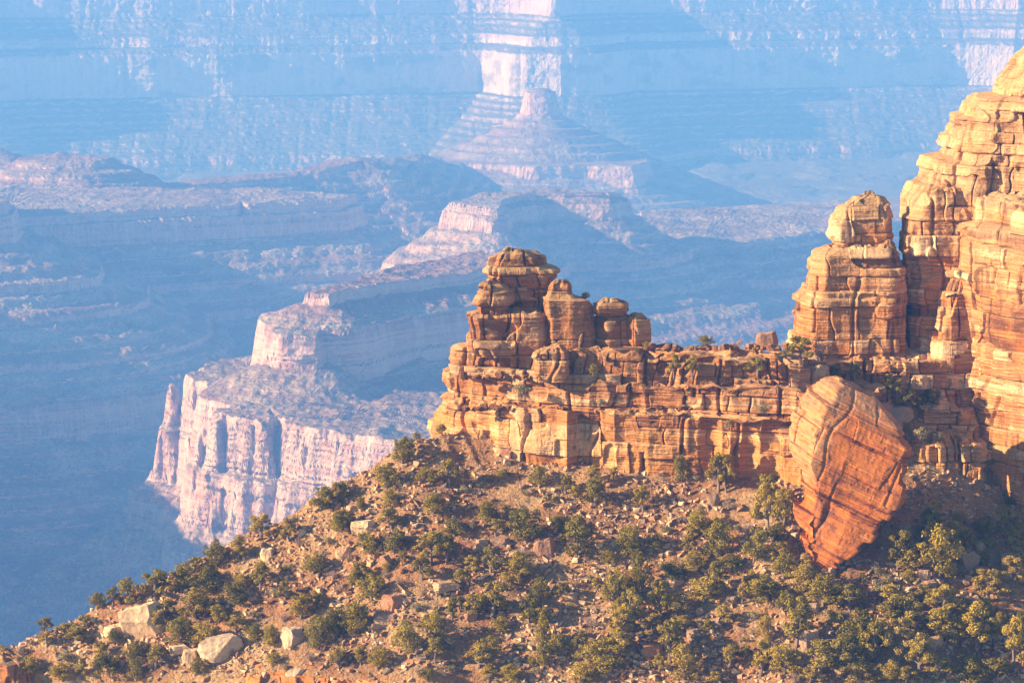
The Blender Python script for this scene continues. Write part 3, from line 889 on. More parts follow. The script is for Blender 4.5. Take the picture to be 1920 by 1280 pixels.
def build_leaning():
    # a fallen slab as big as a house; its beds dip down to the right
    D = 533.5
    cx, cyp = 1585, 900
    C0 = W(cx, cyp, D)
    mpp = D / FPX / CP * 1.02
    outline = [(1525, 738), (1553, 722), (1590, 716), (1639, 745), (1662, 772), (1687, 805), (1698, 832), (1695, 881), (1683, 929), (1631, 992), (1600, 1023), (1560, 1055), (1527, 1082), (1501, 1042), (1492, 1006), (1486, 954), (1499, 929), (1503, 880), (1484, 860), (1478, 844), (1484, 799), (1500, 759)]
    ang = math.radians(24.0)
    ca, sa = math.cos(ang), math.sin(ang)
    O = np.array([((px - cx) * mpp, -(py - cyp) * mpp) for px, py in outline])
    # rotate so that the dipping beds lie level
    R = np.stack([O[:, 0] * ca - O[:, 1] * sa, O[:, 0] * sa + O[:, 1] * ca], -1)
    zs = np.linspace(R[:, 1].max() - 1.0, R[:, 1].min() + .15, 150)
    pre = []
    for zv in zs:
        xs = []
        for i in range(len(R)):
            a, b = R[i], R[(i + 1) % len(R)]
            if (a[1] - zv) * (b[1] - zv) <= 0 and a[1] != b[1]:
                xs.append(a[0] + (b[0] - a[0]) * (zv - a[1]) / (b[1] - a[1]))
        if len(xs) >= 2: pre.append(((min(xs) + max(xs)) / 2, (max(xs) - min(xs)) / 2, zv))
    # broken edges: the outline steps in and out from bed to bed
    r_ = random.Random(9)
    stp, out_, k0, jl_, jr_ = 0, [], None, 0, 0
    for c0, a0, zv in pre:
        k1_ = math.floor(zv / 1.35 + .4 * math.sin(zv))
        if k1_ != k0:
            k0 = k1_; jl_ = r_.uniform(-.75, .45); jr_ = r_.uniform(-.85, .45)
        out_.append((c0 + (jr_ - jl_) / 2, max(.4, a0 + (jl_ + jr_) / 2), zv))
    pre = out_
    low = pre[-1]
    pre.append((low[0], low[1] * .3, low[2] - .3))
    beds = np.array([-30, -13.4, -12.9, -3.8, -3.3, 2.4, 2.8, 8.2, 8.6, 12.2, 20.0])
    def rel(X, Y, Z, s):
        # flutes on the lit left facet, a smooth face elsewhere
        left = np.clip((-X - 2.0) / 3, 0, 1)
        f = np.clip((-4.0 - Z) / 1.0, 0, 1) * np.clip((Z + 13.0) / 1.5, 0, 1)
        flute = ridged((X * .9 + Z * .35) / 3.4, Z / 20, o=1, seed=155) * 1.6
        under = -np.clip((-3.7 - Z) / .5, 0, 1) * 1.3 * np.clip((-X + 2) / 4, 0, 1)
        return left * f * flute + under
    plan = [(0, 1), (-.9, .8), (-1, -.1), (-.66, -.86), (-.1, -.87), (.86, -1.0), (1, -.5), (.95, .7)]
    V, q, t = stack(None, 0, 9.5, plan=plan, step=.12, seed=153, relief=.8, buttress=.2, blocks=.35, joint=17, ratio=.95, rr=.004, topdrop=.15, alcove=0.0, relief_fn=rel, beds=beds, pre=pre, amp_top=.1)
    X = V[:, 0] * ca + V[:, 2] * sa
    Z = -V[:, 0] * sa + V[:, 2] * ca
    Y = V[:, 1] + Z * .32                              # the slab leans away from the camera a little
    V = np.stack([X, Y, Z], -1)
    tn = t.copy()
    me = mesh_from('leaning_boulder', V, q, [ROCK_SLAB], attrs={'tone': tn})
    o = link('leaning_boulder', me, None, C0)
    tag(o, 'giant deep orange slab of sandstone leaning in the slope with tilted beds', 'boulder')
    return o

def slab_material():
    M = NT('tilted_slab_sandstone')
    tc = M.n('ShaderNodeTexCoord').outputs['Object']
    ro = M.n('ShaderNodeVectorRotate')
    ro.rotation_type = 'Y_AXIS'
    ro.inputs['Angle'].default_value = math.radians(-24)
    M.l(tc, ro.inputs['Vector'])
    v = ro.outputs[0]
    ps = M.sep(v)
    lam = M.noise((.05, .05, .8), 5, .7, vec=v)
    lam2 = M.noise((.06, .06, 3.0), 3, .6, vec=v)
    b = M.math('ADD', M.math('MULTIPLY', lam, 1.0), M.math('MULTIPLY', lam2, .5))
    b = M.math('SUBTRACT', b, .25)
    c = M.ramp(b, [(.34, (.11, .036, .02)), (.42, (.30, .088, .02)), (.50, (.47, .148, .024)), (.58, (.36, .105, .02)), (.68, (.56, .23, .06))])
    pat = M.rng(M.noise((.12, .12, .16), 5, .6, vec=v), .44, .60)
    c = M.mix(M.math('MULTIPLY', pat, .5), c, (.42, .135, .035))
    # dark varnish streaks
    st = M.rng(M.noise((.9, .9, .10), 4, .65), .46, .58)
    p2 = M.rng(M.noise((.15, .15, .15), 4, .6, loc=(4, 4, 4)), .48, .6)
    c = M.mix(M.math('MULTIPLY', M.math('MULTIPLY', st, p2), .85), c, (.14, .055, .035))
    # pale grey weathered upper beds
    sk = M.math('MULTIPLY', M.rng(ps[2], -4.5, -3.5), M.rng(ps[0], -5.5, -7.5))
    top = M.rng(ps[2], 12.0, 14.0)
    pale = M.math('MULTIPLY', M.math('MAXIMUM', sk, top), M.rng(M.noise((.35, .35, 1.4), 5, .7, vec=v), .36, .52))
    c = M.mix(M.math('MULTIPLY', pale, .5), c, (.54, .32, .16))
    up = M.rng(M.normal_z(), .45, .9)
    c = M.mix(M.math('MULTIPLY', up, .2), c, (.52, .28, .13))
    n = M.bump(M.noise((1.5, 1.5, 1.5), 6, .7), .45, .3)
    n = M.bump(M.noise((.2, .2, 6.0), 3, .6, vec=v), .4, .15, n)
    return M.done(c, n)
ROCK_SLAB = slab_material()

# ------------------------------------------------------------------ loose boulders and scree
def ico(sub=3):
    t = (1 + 5 ** .5) / 2
    v = [(-1, t, 0), (1, t, 0), (-1, -t, 0), (1, -t, 0), (0, -1, t), (0, 1, t), (0, -1, -t), (0, 1, -t), (t, 0, -1), (t, 0, 1), (-t, 0, -1), (-t, 0, 1)]
    f = [(0, 11, 5), (0, 5, 1), (0, 1, 7), (0, 7, 10), (0, 10, 11), (1, 5, 9), (5, 11, 4), (11, 10, 2), (10, 7, 6), (7, 1, 8), (3, 9, 4), (3, 4, 2), (3, 2, 6), (3, 6, 8), (3, 8, 9), (4, 9, 5), (2, 4, 11), (6, 2, 10), (8, 6, 7), (9, 8, 1)]
    v = [np.array(p, float) / np.linalg.norm(p) for p in v]
    for _ in range(sub):
        nf, cache = [], {}
        def mid(a, b):
            k = (min(a, b), max(a, b))
            if k not in cache:
                m = v[a] + v[b]
                v.append(m / np.linalg.norm(m))
                cache[k] = len(v) - 1
            return cache[k]
        for a, b, c in f:
            x, y, z = mid(a, b), mid(b, c), mid(c, a)
            nf += [(a, x, z), (b, y, x), (c, z, y), (x, y, z)]
        f = nf
    return np.array(v), np.array(f)

def rock_shape(seed, sub=4, flat=.6, rough=.05, planes=11):
    r = np.random.RandomState(seed)
    v, f = ico(sub)
    P = v * 1.6
    ns = r.normal(size=(planes, 3))
    ns /= np.linalg.norm(ns, axis=1)[:, None]
    ns = np.vstack([ns, [[0, 0, 1], [0, 0, -1]]])
    off = np.r_[r.uniform(.62, 1.0, planes), flat, flat]
    for _ in range(2):
        for n, o in zip(ns, off):
            e = P @ n - o
            P = P - np.clip(e, 0, None)[:, None] * n * .97
    P = P + v * (fbm(P[:, 0] * 2.2, P[:, 1] * 2.2, P[:, 2] * 2.2, 4, seed=seed)[:, None] * rough * 2.2)
    P = P + v * (ridged(P[:, 0] * 1.2, P[:, 1] * 1.2, P[:, 2] * 4.5, 2, seed=seed + 1)[:, None] * rough * .8)
    P[:, 2] -= P[:, 2].min()
    P /= (P[:, 0].max() - P[:, 0].min())
    return P, f

def boulder_material(dark=False):
    M = NT('loose_boulder_rock')
    oi = M.n('ShaderNodeObjectInfo').outputs['Random']
    tc = M.n('ShaderNodeTexCoord').outputs['Object']
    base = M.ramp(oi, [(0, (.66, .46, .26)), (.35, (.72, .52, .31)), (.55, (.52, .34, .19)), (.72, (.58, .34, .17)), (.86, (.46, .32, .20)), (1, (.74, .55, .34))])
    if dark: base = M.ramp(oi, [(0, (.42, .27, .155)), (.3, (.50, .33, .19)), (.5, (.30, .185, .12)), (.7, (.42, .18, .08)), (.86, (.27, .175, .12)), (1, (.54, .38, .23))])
    band = M.noise((1.5, 1.5, 7), 5, .65, vec=tc)
    c = M.mix(M.math('MULTIPLY', M.rng(band, .54, .66), .55), base, (.36, .20, .12))
    c = M.mix(M.math('MULTIPLY', M.rng(M.noise((.7, .7, .7), 5, .7), .5, .64), .55), c, (.30, .22, .17))
    n = M.bump(M.noise((1.7, 1.7, 1.7), 6, .7), .6, .3)
    return M.done(c, n)

def build_ledge_rubble():
    """fallen blocks lying on the ledges and the rim of the ridge"""
    rs = np.random.RandomState(22)
    grp = 'fallen blocks on the ledges of the ridge'
    mat = ROCK_RIDGE
    me = []
    for i in range(5):
        P, f = rock_shape(900 + 11 * i, 3, flat=.62, rough=.03)
        P = P * 1.0
        me.append(mesh_from('rock', P, None, [ROCK_RIDGE], tris=f))
    out = []
    rows = [(706, 866, 1490, 560.0, 70), (765, 850, 1480, 558.2, 60), (652, 1205, 1510, 561.5, 46), (700, 1500, 1720, 560.5, 34)]
    for py, xa, xb, D0, n in rows:
        for _ in range(n):
            px = rs.uniform(xa, xb)
            X0 = XP(px, py, D0)
            D = D0 - .20 * (X0 - XP(1240, py, D0)) * (py < 699 or py > 701) + rs.uniform(-.9, 1.1)
            w = .6 + 1.3 * rs.rand() ** 2
            out.append((px, py + 3, D, w))
    for k, (px, py, D, w) in enumerate(out):
        m_ = me[rs.randint(5)]
        o = link('rock', m_, None, W(px, py + rs.uniform(0, 3), D))
        d = me_dims[m_.name] if m_.name in me_dims else me_dims.setdefault(m_.name, dims_of(m_))
        o.scale = (w / d[0], w / d[1] * rs.uniform(.6, 1), w / d[2] * rs.uniform(.5, .85))
        o.rotation_euler = (rs.normal() * .15, rs.normal() * .15, rs.uniform(0, 6.28))
        lv = 'the middle ledge of the ridge' if py < 715 and px < 1495 and py > 690 else 'the lower ledge of the ridge' if py > 715 else 'the rim of the ridge' if py < 690 else 'the bench behind the leaning slab'
        tag(o, 'loose weathered block among the others lying on ' + lv, 'rock', 'loose blocks on ' + lv)

def build_gully():
    t = empty('rock_outcrop', W(1765, 960, 552))
    tag(t, 'shaded broken outcrop between the leaning slab and the cliff', 'rock outcrop')
    a = stack([(808, 1730, 1838), (818, 1718, 1842), (850, 1712, 1845), (856, 1704, 1846), (900, 1700, 1848), (906, 1712, 1848), (950, 1722, 1848), (990, 1722, 1848)],
              557.5, 7.5, seed=161, joint=2.2, buttress=1.4, relief=1.25, step=.13, topdrop=1.5)
    rock_part('lower_ledges', [a], t, RUBBLE_ROCK)
    b = stack([(748, 1722, 1800), (756, 1712, 1812), (790, 1706, 1830), (830, 1700, 1840)], 563.5, 6, seed=162, joint=2.0, buttress=1.0, relief=1.2, step=.13, topdrop=1.4)
    rock_part('upper_ledge', [b], t, RUBBLE_ROCK)
RUBBLE_ROCK = rock_material('grey_weathered_sandstone', grey=.45)
# ------------------------------------------------------------------ pinyon, juniper and scrub
def leaf_material(name, c0, c1, c2):
    M = NT(name)
    oi = M.n('ShaderNodeObjectInfo').outputs['Random']
    cl = M.attr('clump').outputs['Fac']
    c = M.ramp(oi, [(0, tuple(v * .75 for v in c0)), (.2, c0), (.55, c1), (.85, c2), (1, (c2[0] * .8, c2[1] * .72, c2[2] * 2.2))])
    c = M.mix(M.math('MULTIPLY', cl, .55), c, tuple(min(1, v * 1.7 + .02) for v in c1))
    M.done(c)
    M.b.inputs['Roughness'].default_value = .75
    # leaves let a little light through
    tr = M.n('ShaderNodeBsdfTranslucent')
    M.l(c, tr.inputs[0])
    mx = M.n('ShaderNodeMixShader')
    mx.inputs[0].default_value = .22
    M.l(M.b.outputs[0], mx.inputs[1]); M.l(tr.outputs[0], mx.inputs[2])
    out = [x for x in M.t.nodes if x.type == 'OUTPUT_MATERIAL'][0]
    M.l(mx.outputs[0], out.inputs[0])
    return M.m

LEAF_J = leaf_material('juniper_leaves', (.10, .088, .010), (.23, .175, .016), (.36, .25, .024))
LEAF_P = leaf_material('pinyon_leaves', (.13, .105, .015), (.28, .205, .022), (.40, .285, .036))
LEAF_S = leaf_material('scrub_leaves', (.15, .135, .055), (.24, .20, .09), (.30, .24, .12))
DRY = leaf_material('dry_twigs', (.26, .17, .11), (.32, .22, .15), (.36, .27, .19))
_b = NT('bark')
BARK = _b.done(_b.ramp(_b.noise((2, 2, .6), 4, .6), [(.3, (.12, .085, .065)), (.7, (.26, .20, .16))]))

def tube(pts, rad, k=6):
    pts = np.array(pts, float)
    V, Q = [], []
    for i, p in enumerate(pts):
        d = pts[min(i + 1, len(pts) - 1)] - pts[max(i - 1, 0)]
        d /= np.linalg.norm(d) + 1e-9
        u = np.cross(d, [0.3, 1, 0.1]); u /= np.linalg.norm(u) + 1e-9
        w = np.cross(d, u)
        for j in range(k):
            a = 2 * math.pi * j / k
            V.append(p + rad[i] * (math.cos(a) * u + math.sin(a) * w))
    for i in range(len(pts) - 1):
        for j in range(k):
            Q.append((i * k + j, i * k + (j + 1) % k, (i + 1) * k + (j + 1) % k, (i + 1) * k + j))
    return V, Q

def leaves(rs, centres, radii, n, size, flat=.75):
    """n leaf sprays on and inside each clump ellipsoid"""
    C, R = [], []
    tot = sum(r ** 2 for r in radii)
    V, CL = [], []
    for c, r in zip(centres, radii):
        m = max(12, int(n * r * r / tot))
        d = rs.normal(size=(m, 3)); d /= np.linalg.norm(d, axis=1)[:, None]
        rad = r * (.55 + .5 * rs.rand(m) ** .5) * (1 + .25 * noise(d[:, 0] * 2.5 + r * 99, d[:, 1] * 2.5, d[:, 2] * 2.5, seed=int(r * 999)))
        p = np.array(c) + d * rad[:, None] * np.array([1, 1, flat])
        nrm = d + rs.normal(size=(m, 3)) * .55; nrm /= np.linalg.norm(nrm, axis=1)[:, None]
        u = np.cross(nrm, rs.normal(size=(m, 3))); u /= np.linalg.norm(u, axis=1)[:, None]
        w = np.cross(nrm, u)
        s = size * rs.uniform(.55, 1.3, m)[:, None]
        q = np.stack([p - u * s, p - w * s * .6, p + u * s, p + w * s * .6], 1)
        V.append(q.reshape(-1, 3))
        CL.append(np.repeat(np.clip(rs.rand() * .7 + rs.rand(m) * .5, 0, 1), 4))
    V = np.concatenate(V)
    Q = np.arange(len(V)).reshape(-1, 4)
    return V, Q, np.concatenate(CL)

def make_tree(kind, seed):
    """unit-height tree: (trunk mesh, crown mesh or None)"""
    rs = np.random.RandomState(seed)
    tv, tq = [], []
    def add(pts, rad, k=6):
        v, q = tube(pts, rad, k)
        n = len(tv)
        tv.extend(v); tq.extend([tuple(a + n for a in f) for f in q])
    cen, rad = [], []
    if kind == 'juniper':
        W_ = rs.uniform(.36, .50)
        nb = 9
        lean = rs.uniform(-.07, .07, 2)
        add([(0, 0, -.08), (lean[0] * .3, lean[1] * .3, .2), (lean[0], lean[1], .55)], [.055, .04, .015])
        for i in range(nb):
            a = i * 2.4 + rs.rand(); h = .16 + .62 * (i / nb) + rs.uniform(-.05, .05)
            env = W_ * math.sin(math.pi * min(1, .28 + h * .68)) ** .7
            r = env * rs.uniform(.35, .8)
            e = (math.cos(a) * r + lean[0] * h, math.sin(a) * r + lean[1] * h, h)
            add([(lean[0] * h * .4, lean[1] * h * .4, h * .45), (e[0] * .6, e[1] * .6, h * .8), e], [.022, .014, .006], 4)
            cen.append(e); rad.append(rs.uniform(.13, .21))
        for i in range(5):
            cen.append((lean[0] + rs.normal() * .10, lean[1] + rs.normal() * .10, rs.uniform(.35, .82))); rad.append(rs.uniform(.12, .19))
        cen.append((lean[0], lean[1], .88)); rad.append(.10)
        for i in range(9):
            a = rs.rand() * 6.28; h = rs.uniform(.12, .9)
            env = W_ * math.sin(math.pi * min(1, .28 + h * .68)) ** .7
            cen.append((math.cos(a) * env, math.sin(a) * env, h)); rad.append(rs.uniform(.05, .095))
        V, Q, cl = leaves(rs, cen, rad, 3100, .029)
    elif kind == 'pinyon':
        W_ = rs.uniform(.34, .46)
        p = [(0, 0, -.08)]
        for i in range(4): p.append((p[-1][0] + rs.normal() * .035, p[-1][1] + rs.normal() * .035, .2 * (i + 1)))
        add(p, [.05, .042, .034, .022, .01])
        for i in range(11):
            a = i * 2.4 + rs.rand(); h = .30 + .58 * (i / 11) + rs.uniform(-.04, .04)
            r = W_ * (1.08 - .75 * ((h - .3) / .6)) * rs.uniform(.45, 1.0)
            e = (math.cos(a) * r, math.sin(a) * r, h + rs.uniform(0, .06))
            add([(0, 0, h * .62), (e[0] * .55, e[1] * .55, h * .86), e], [.02, .012, .005], 4)
            cen.append(e); rad.append(rs.uniform(.09, .15))
            for _ in range(2):
                cen.append((e[0] * rs.uniform(.4, 1.25), e[1] * rs.uniform(.4, 1.25), e[2] + rs.uniform(-.08, .08))); rad.append(rs.uniform(.05, .09))
        cen.append((p[-1][0], p[-1][1], .90)); rad.append(.09)
        V, Q, cl = leaves(rs, cen, rad, 2900, .029, .66)
    elif kind == 'shrub':
        for i in range(9):
            a = rs.rand() * 6.28; r = rs.uniform(.1, .55); h = rs.uniform(.35, .8) * (1 - r * .5)
            add([(0, 0, -.1), (math.cos(a) * r * .5, math.sin(a) * r * .5, h * .5), (math.cos(a) * r, math.sin(a) * r, h)], [.02, .015, .006], 4)
            cen.append((math.cos(a) * r, math.sin(a) * r, h)); rad.append(rs.uniform(.16, .30))
        V, Q, cl = leaves(rs, cen, rad, 650, .055, .8)
    else:                                            # dead snag or leafless bush
        n = 16 if kind == 'dry_shrub' else 8
        if kind == 'snag': add([(0, 0, -.08), (.05, .02, .4), (-.04, .03, .75), (.03, 0, 1)], [.035, .028, .018, .006])
        for i in range(n):
            a = rs.rand() * 6.28
            if kind == 'snag':
                h = rs.uniform(.25, .85); r = rs.uniform(.1, .3)
                add([(0, .02, h), (math.cos(a) * r, math.sin(a) * r, h + rs.uniform(.02, .2))], [.014, .004], 4)
            else:
                r = rs.uniform(.15, .6)
                add([(0, 0, -.08), (math.cos(a) * r * .4, math.sin(a) * r * .4, .45), (math.cos(a) * r, math.sin(a) * r, rs.uniform(.6, 1))], [.022, .014, .005], 4)
                cen.append((math.cos(a) * r * .8, math.sin(a) * r * .8, rs.uniform(.4, .85))); rad.append(rs.uniform(.14, .26))
        if kind == 'snag':
            return mesh_from('trunk', tv, tq, [BARK]), None
        V, Q, cl = leaves(rs, cen, rad, 420, .045, .9)
    mat = {'juniper': LEAF_J, 'pinyon': LEAF_P, 'shrub': LEAF_S, 'dry_shrub': DRY}[kind]
    return mesh_from('trunk', tv, tq, [BARK]), mesh_from('crown', V, Q, [mat], attrs={'clump': cl})

# feet, widths and heights read from the photograph: (px, py of the foot, width, height) in 1920 px
def z5(L): return [(x / 2.743, 900 + y / 2.743, w / 2.743, h / 2.743) for x, y, w, h in L]
def z6(L): return [(600 + x / 2.783, 820 + y / 2.783, w / 2.783, h / 2.783) for x, y, w, h in L]
def z7(L): return [(1200 + x / 2.667, 900 + y / 2.667, w / 2.667, h / 2.667) for x, y, w, h in L]
def z2(L): return [(1200 + x / 2.4615, 580 + y / 2.4615, w / 2.4615, h / 2.4615) for x, y, w, h in L]
def z4(L): return [(1640 + x / 2.91, 560 + y / 2.91, w / 2.91, h / 2.91) for x, y, w, h in L]
TREES = z5([(20,900,50,50),(230,780,80,80),(290,750,80,90),(430,670,90,80),(500,660,90,90),(580,650,90,100),(660,630,110,140),(800,620,170,160),(900,580,100,110),(960,545,120,130),(1010,470,100,80),(1060,580,130,140),(1110,440,120,140),(1230,410,100,130),(1340,300,150,130),(1435,190,80,70),(1490,320,100,120),(1560,110,120,80),(1650,155,110,130),(1730,135,100,130),(1860,160,60,70),(1760,260,90,110),(1880,370,100,100),(1610,480,130,110),(1340,560,120,140),(1240,560,80,80),(1830,540,90,90),(1900,600,60,100),(1200,640,140,120),(1100,700,100,90),(1000,700,150,150),(1220,780,110,90),(930,850,140,150),(860,720,90,110),(820,780,80,120),(1060,850,130,130),(590,840,70,80),(520,910,90,80),(440,770,90,80),(400,850,150,100),(330,820,100,90),(240,860,80,80),(700,930,100,110),(560,990,150,110),(700,1025,80,120),(800,970,120,120),(320,1030,120,90),(420,1030,90,90),(160,985,100,80),(1390,850,80,110),(1550,710,120,130),(1640,860,120,160),(1740,800,120,150),(1840,790,120,170),(1740,950,90,100),(1860,940,70,90),(1630,660,90,90)])
TREES += z6([(150,200,90,170),(100,340,90,120),(430,135,140,180),(350,265,120,130),(550,230,90,80),(670,255,130,140),(590,395,110,110),(110,490,110,110),(215,385,50,60),(370,485,130,120),(385,600,150,160),(370,370,90,110),(430,670,70,80),(270,610,100,100),(210,750,120,100),(270,850,130,140),(580,665,160,170),(660,660,120,150),(530,740,120,110),(700,510,120,90),(880,440,110,110),(920,515,90,90),(1080,545,160,190),(970,400,60,50),(1150,255,90,110),(1280,295,80,100),(1435,345,110,150),(1430,235,80,90),(1330,340,70,90),(1195,345,50,60),(1535,245,60,90),(945,215,60,60),(890,710,110,140),(800,705,90,90),(740,785,90,100),(1340,625,150,220),(1250,475,90,80),(1040,740,140,150),(970,800,70,80),(1150,845,90,120),(1260,845,80,90),(900,940,200,180),(810,940,120,120),(1090,965,110,150),(1160,985,90,100),(690,955,80,120),(595,1065,110,160),(600,1175,90,130),(450,1125,170,220),(200,1000,110,130),(90,1045,110,110),(830,1205,120,130),(880,1155,90,120),(940,1015,90,80),(100,1205,90,90),(215,1185,60,80),(300,1205,100,130),(1160,1090,70,160),(1170,1190,80,130),(1240,1135,100,110),(1330,1135,50,80),(1530,885,120,200),(1600,865,120,130),(1560,1055,150,180),(1640,1000,120,200),(1460,1210,200,150),(1560,1155,150,150),(1370,1275,120,90),(1640,645,70,100),(1610,605,110,150),(880,1275,100,80),(1000,1275,100,90),(560,1275,80,70)])
TREES += z7([(15,155,90,130),(290,275,130,130),(260,305,80,60),(400,375,130,190),(640,245,130,230),(720,260,120,220),(690,315,100,100),(570,405,110,170),(160,495,170,90),(280,465,140,110),(450,455,130,90),(20,555,60,200),(100,705,120,190),(180,685,120,120),(330,605,150,120),(380,560,110,150),(60,790,120,120),(150,905,150,200),(220,990,140,170),(640,605,190,130),(720,490,130,130),(820,560,130,160),(510,615,70,100),(620,810,80,160),(780,835,160,230),(600,985,140,170),(450,945,80,110),(720,965,130,140),(370,1020,90,60),(700,400,100,90),(920,625,170,150),(900,545,100,60),(1050,655,140,120),(1080,855,200,200),(1100,905,150,170),(1190,905,150,200),(1000,985,160,180),(1100,1015,130,120),(1280,755,200,170),(1350,765,150,170),(1300,905,150,200),(1290,445,130,190),(1350,435,140,120),(1500,475,170,250),(1450,275,120,140),(1630,365,120,120),(1590,215,90,60),(1550,335,120,140),(1740,345,120,60),(1840,335,160,200),(1880,385,100,150),(1520,685,180,150),(1500,805,170,160),(1570,805,110,120),(1740,605,160,150),(1690,855,160,230),(1860,565,140,180),(1880,765,100,100),(1870,945,130,250),(1660,1005,200,120),(1780,1015,160,120),(1500,975,130,90),(1400,965,150,180),(1240,1005,100,100),(900,965,200,150),(850,1015,100,80),(460,875,60,60),(1330,1015,120,80),(1420,625,100,100),(1250,625,150,100)])
TREES += z2([(195,800,80,130),(360,840,120,170),(400,845,90,180),(510,725,110,120),(600,940,110,180)])
TREES += z4([(310,1265,120,150),(250,600,60,60)])
# scrub: seen as small pale or dry tufts
SHRUBS = z5([(130,830,60,50),(350,690,50,50),(1470,470,60,50),(1460,730,60,50),(640,1040,60,50),(1310,710,50,50),(1540,345,50,50),(120,900,70,50),(350,930,80,60),(860,950,70,60),(1150,340,60,50),(1030,660,60,60),(1790,420,60,50),(1700,330,60,50),(1420,600,70,60),(1300,640,60,50),(1080,910,60,50),(680,880,60,50),(1600,930,70,50),(1490,1000,60,40)])
SHRUBS += z6([(60,250,60,50),(250,85,80,60),(250,500,70,60),(740,290,60,50),(1000,1000,50,40),(500,900,60,50),(640,830,60,50),(420,780,60,50),(880,240,60,50),(1070,300,50,40),(640,560,60,50),(1400,760,60,50),(1300,900,60,50),(1420,1000,60,60),(660,400,40,40),(790,480,40,60),(520,1250,80,50),(700,1250,70,50),(1030,1120,60,50),(350,740,60,50)])
SHRUBS += z7([(1180,580,100,90),(1020,700,60,60),(1100,420,80,60),(960,690,60,50),(1620,480,70,60),(1650,640,70,70),(560,700,60,60),(500,260,60,50),(450,150,60,50),(130,270,60,50),(1180,480,60,60),(1010,830,60,50),(1450,1000,80,50),(1690,240,60,60),(780,1010,60,50),(350,900,60,50),(270,790,60,40),(1700,480,60,60),(1240,520,60,50),(1380,660,70,60),(480,560,50,50),(820,660,60,50),(980,590,60,60),(1250,340,60,60),(230,440,60,50)])

def kd(x): return float(hrand(int(x * 1000) & 0xffffff, seed=91))

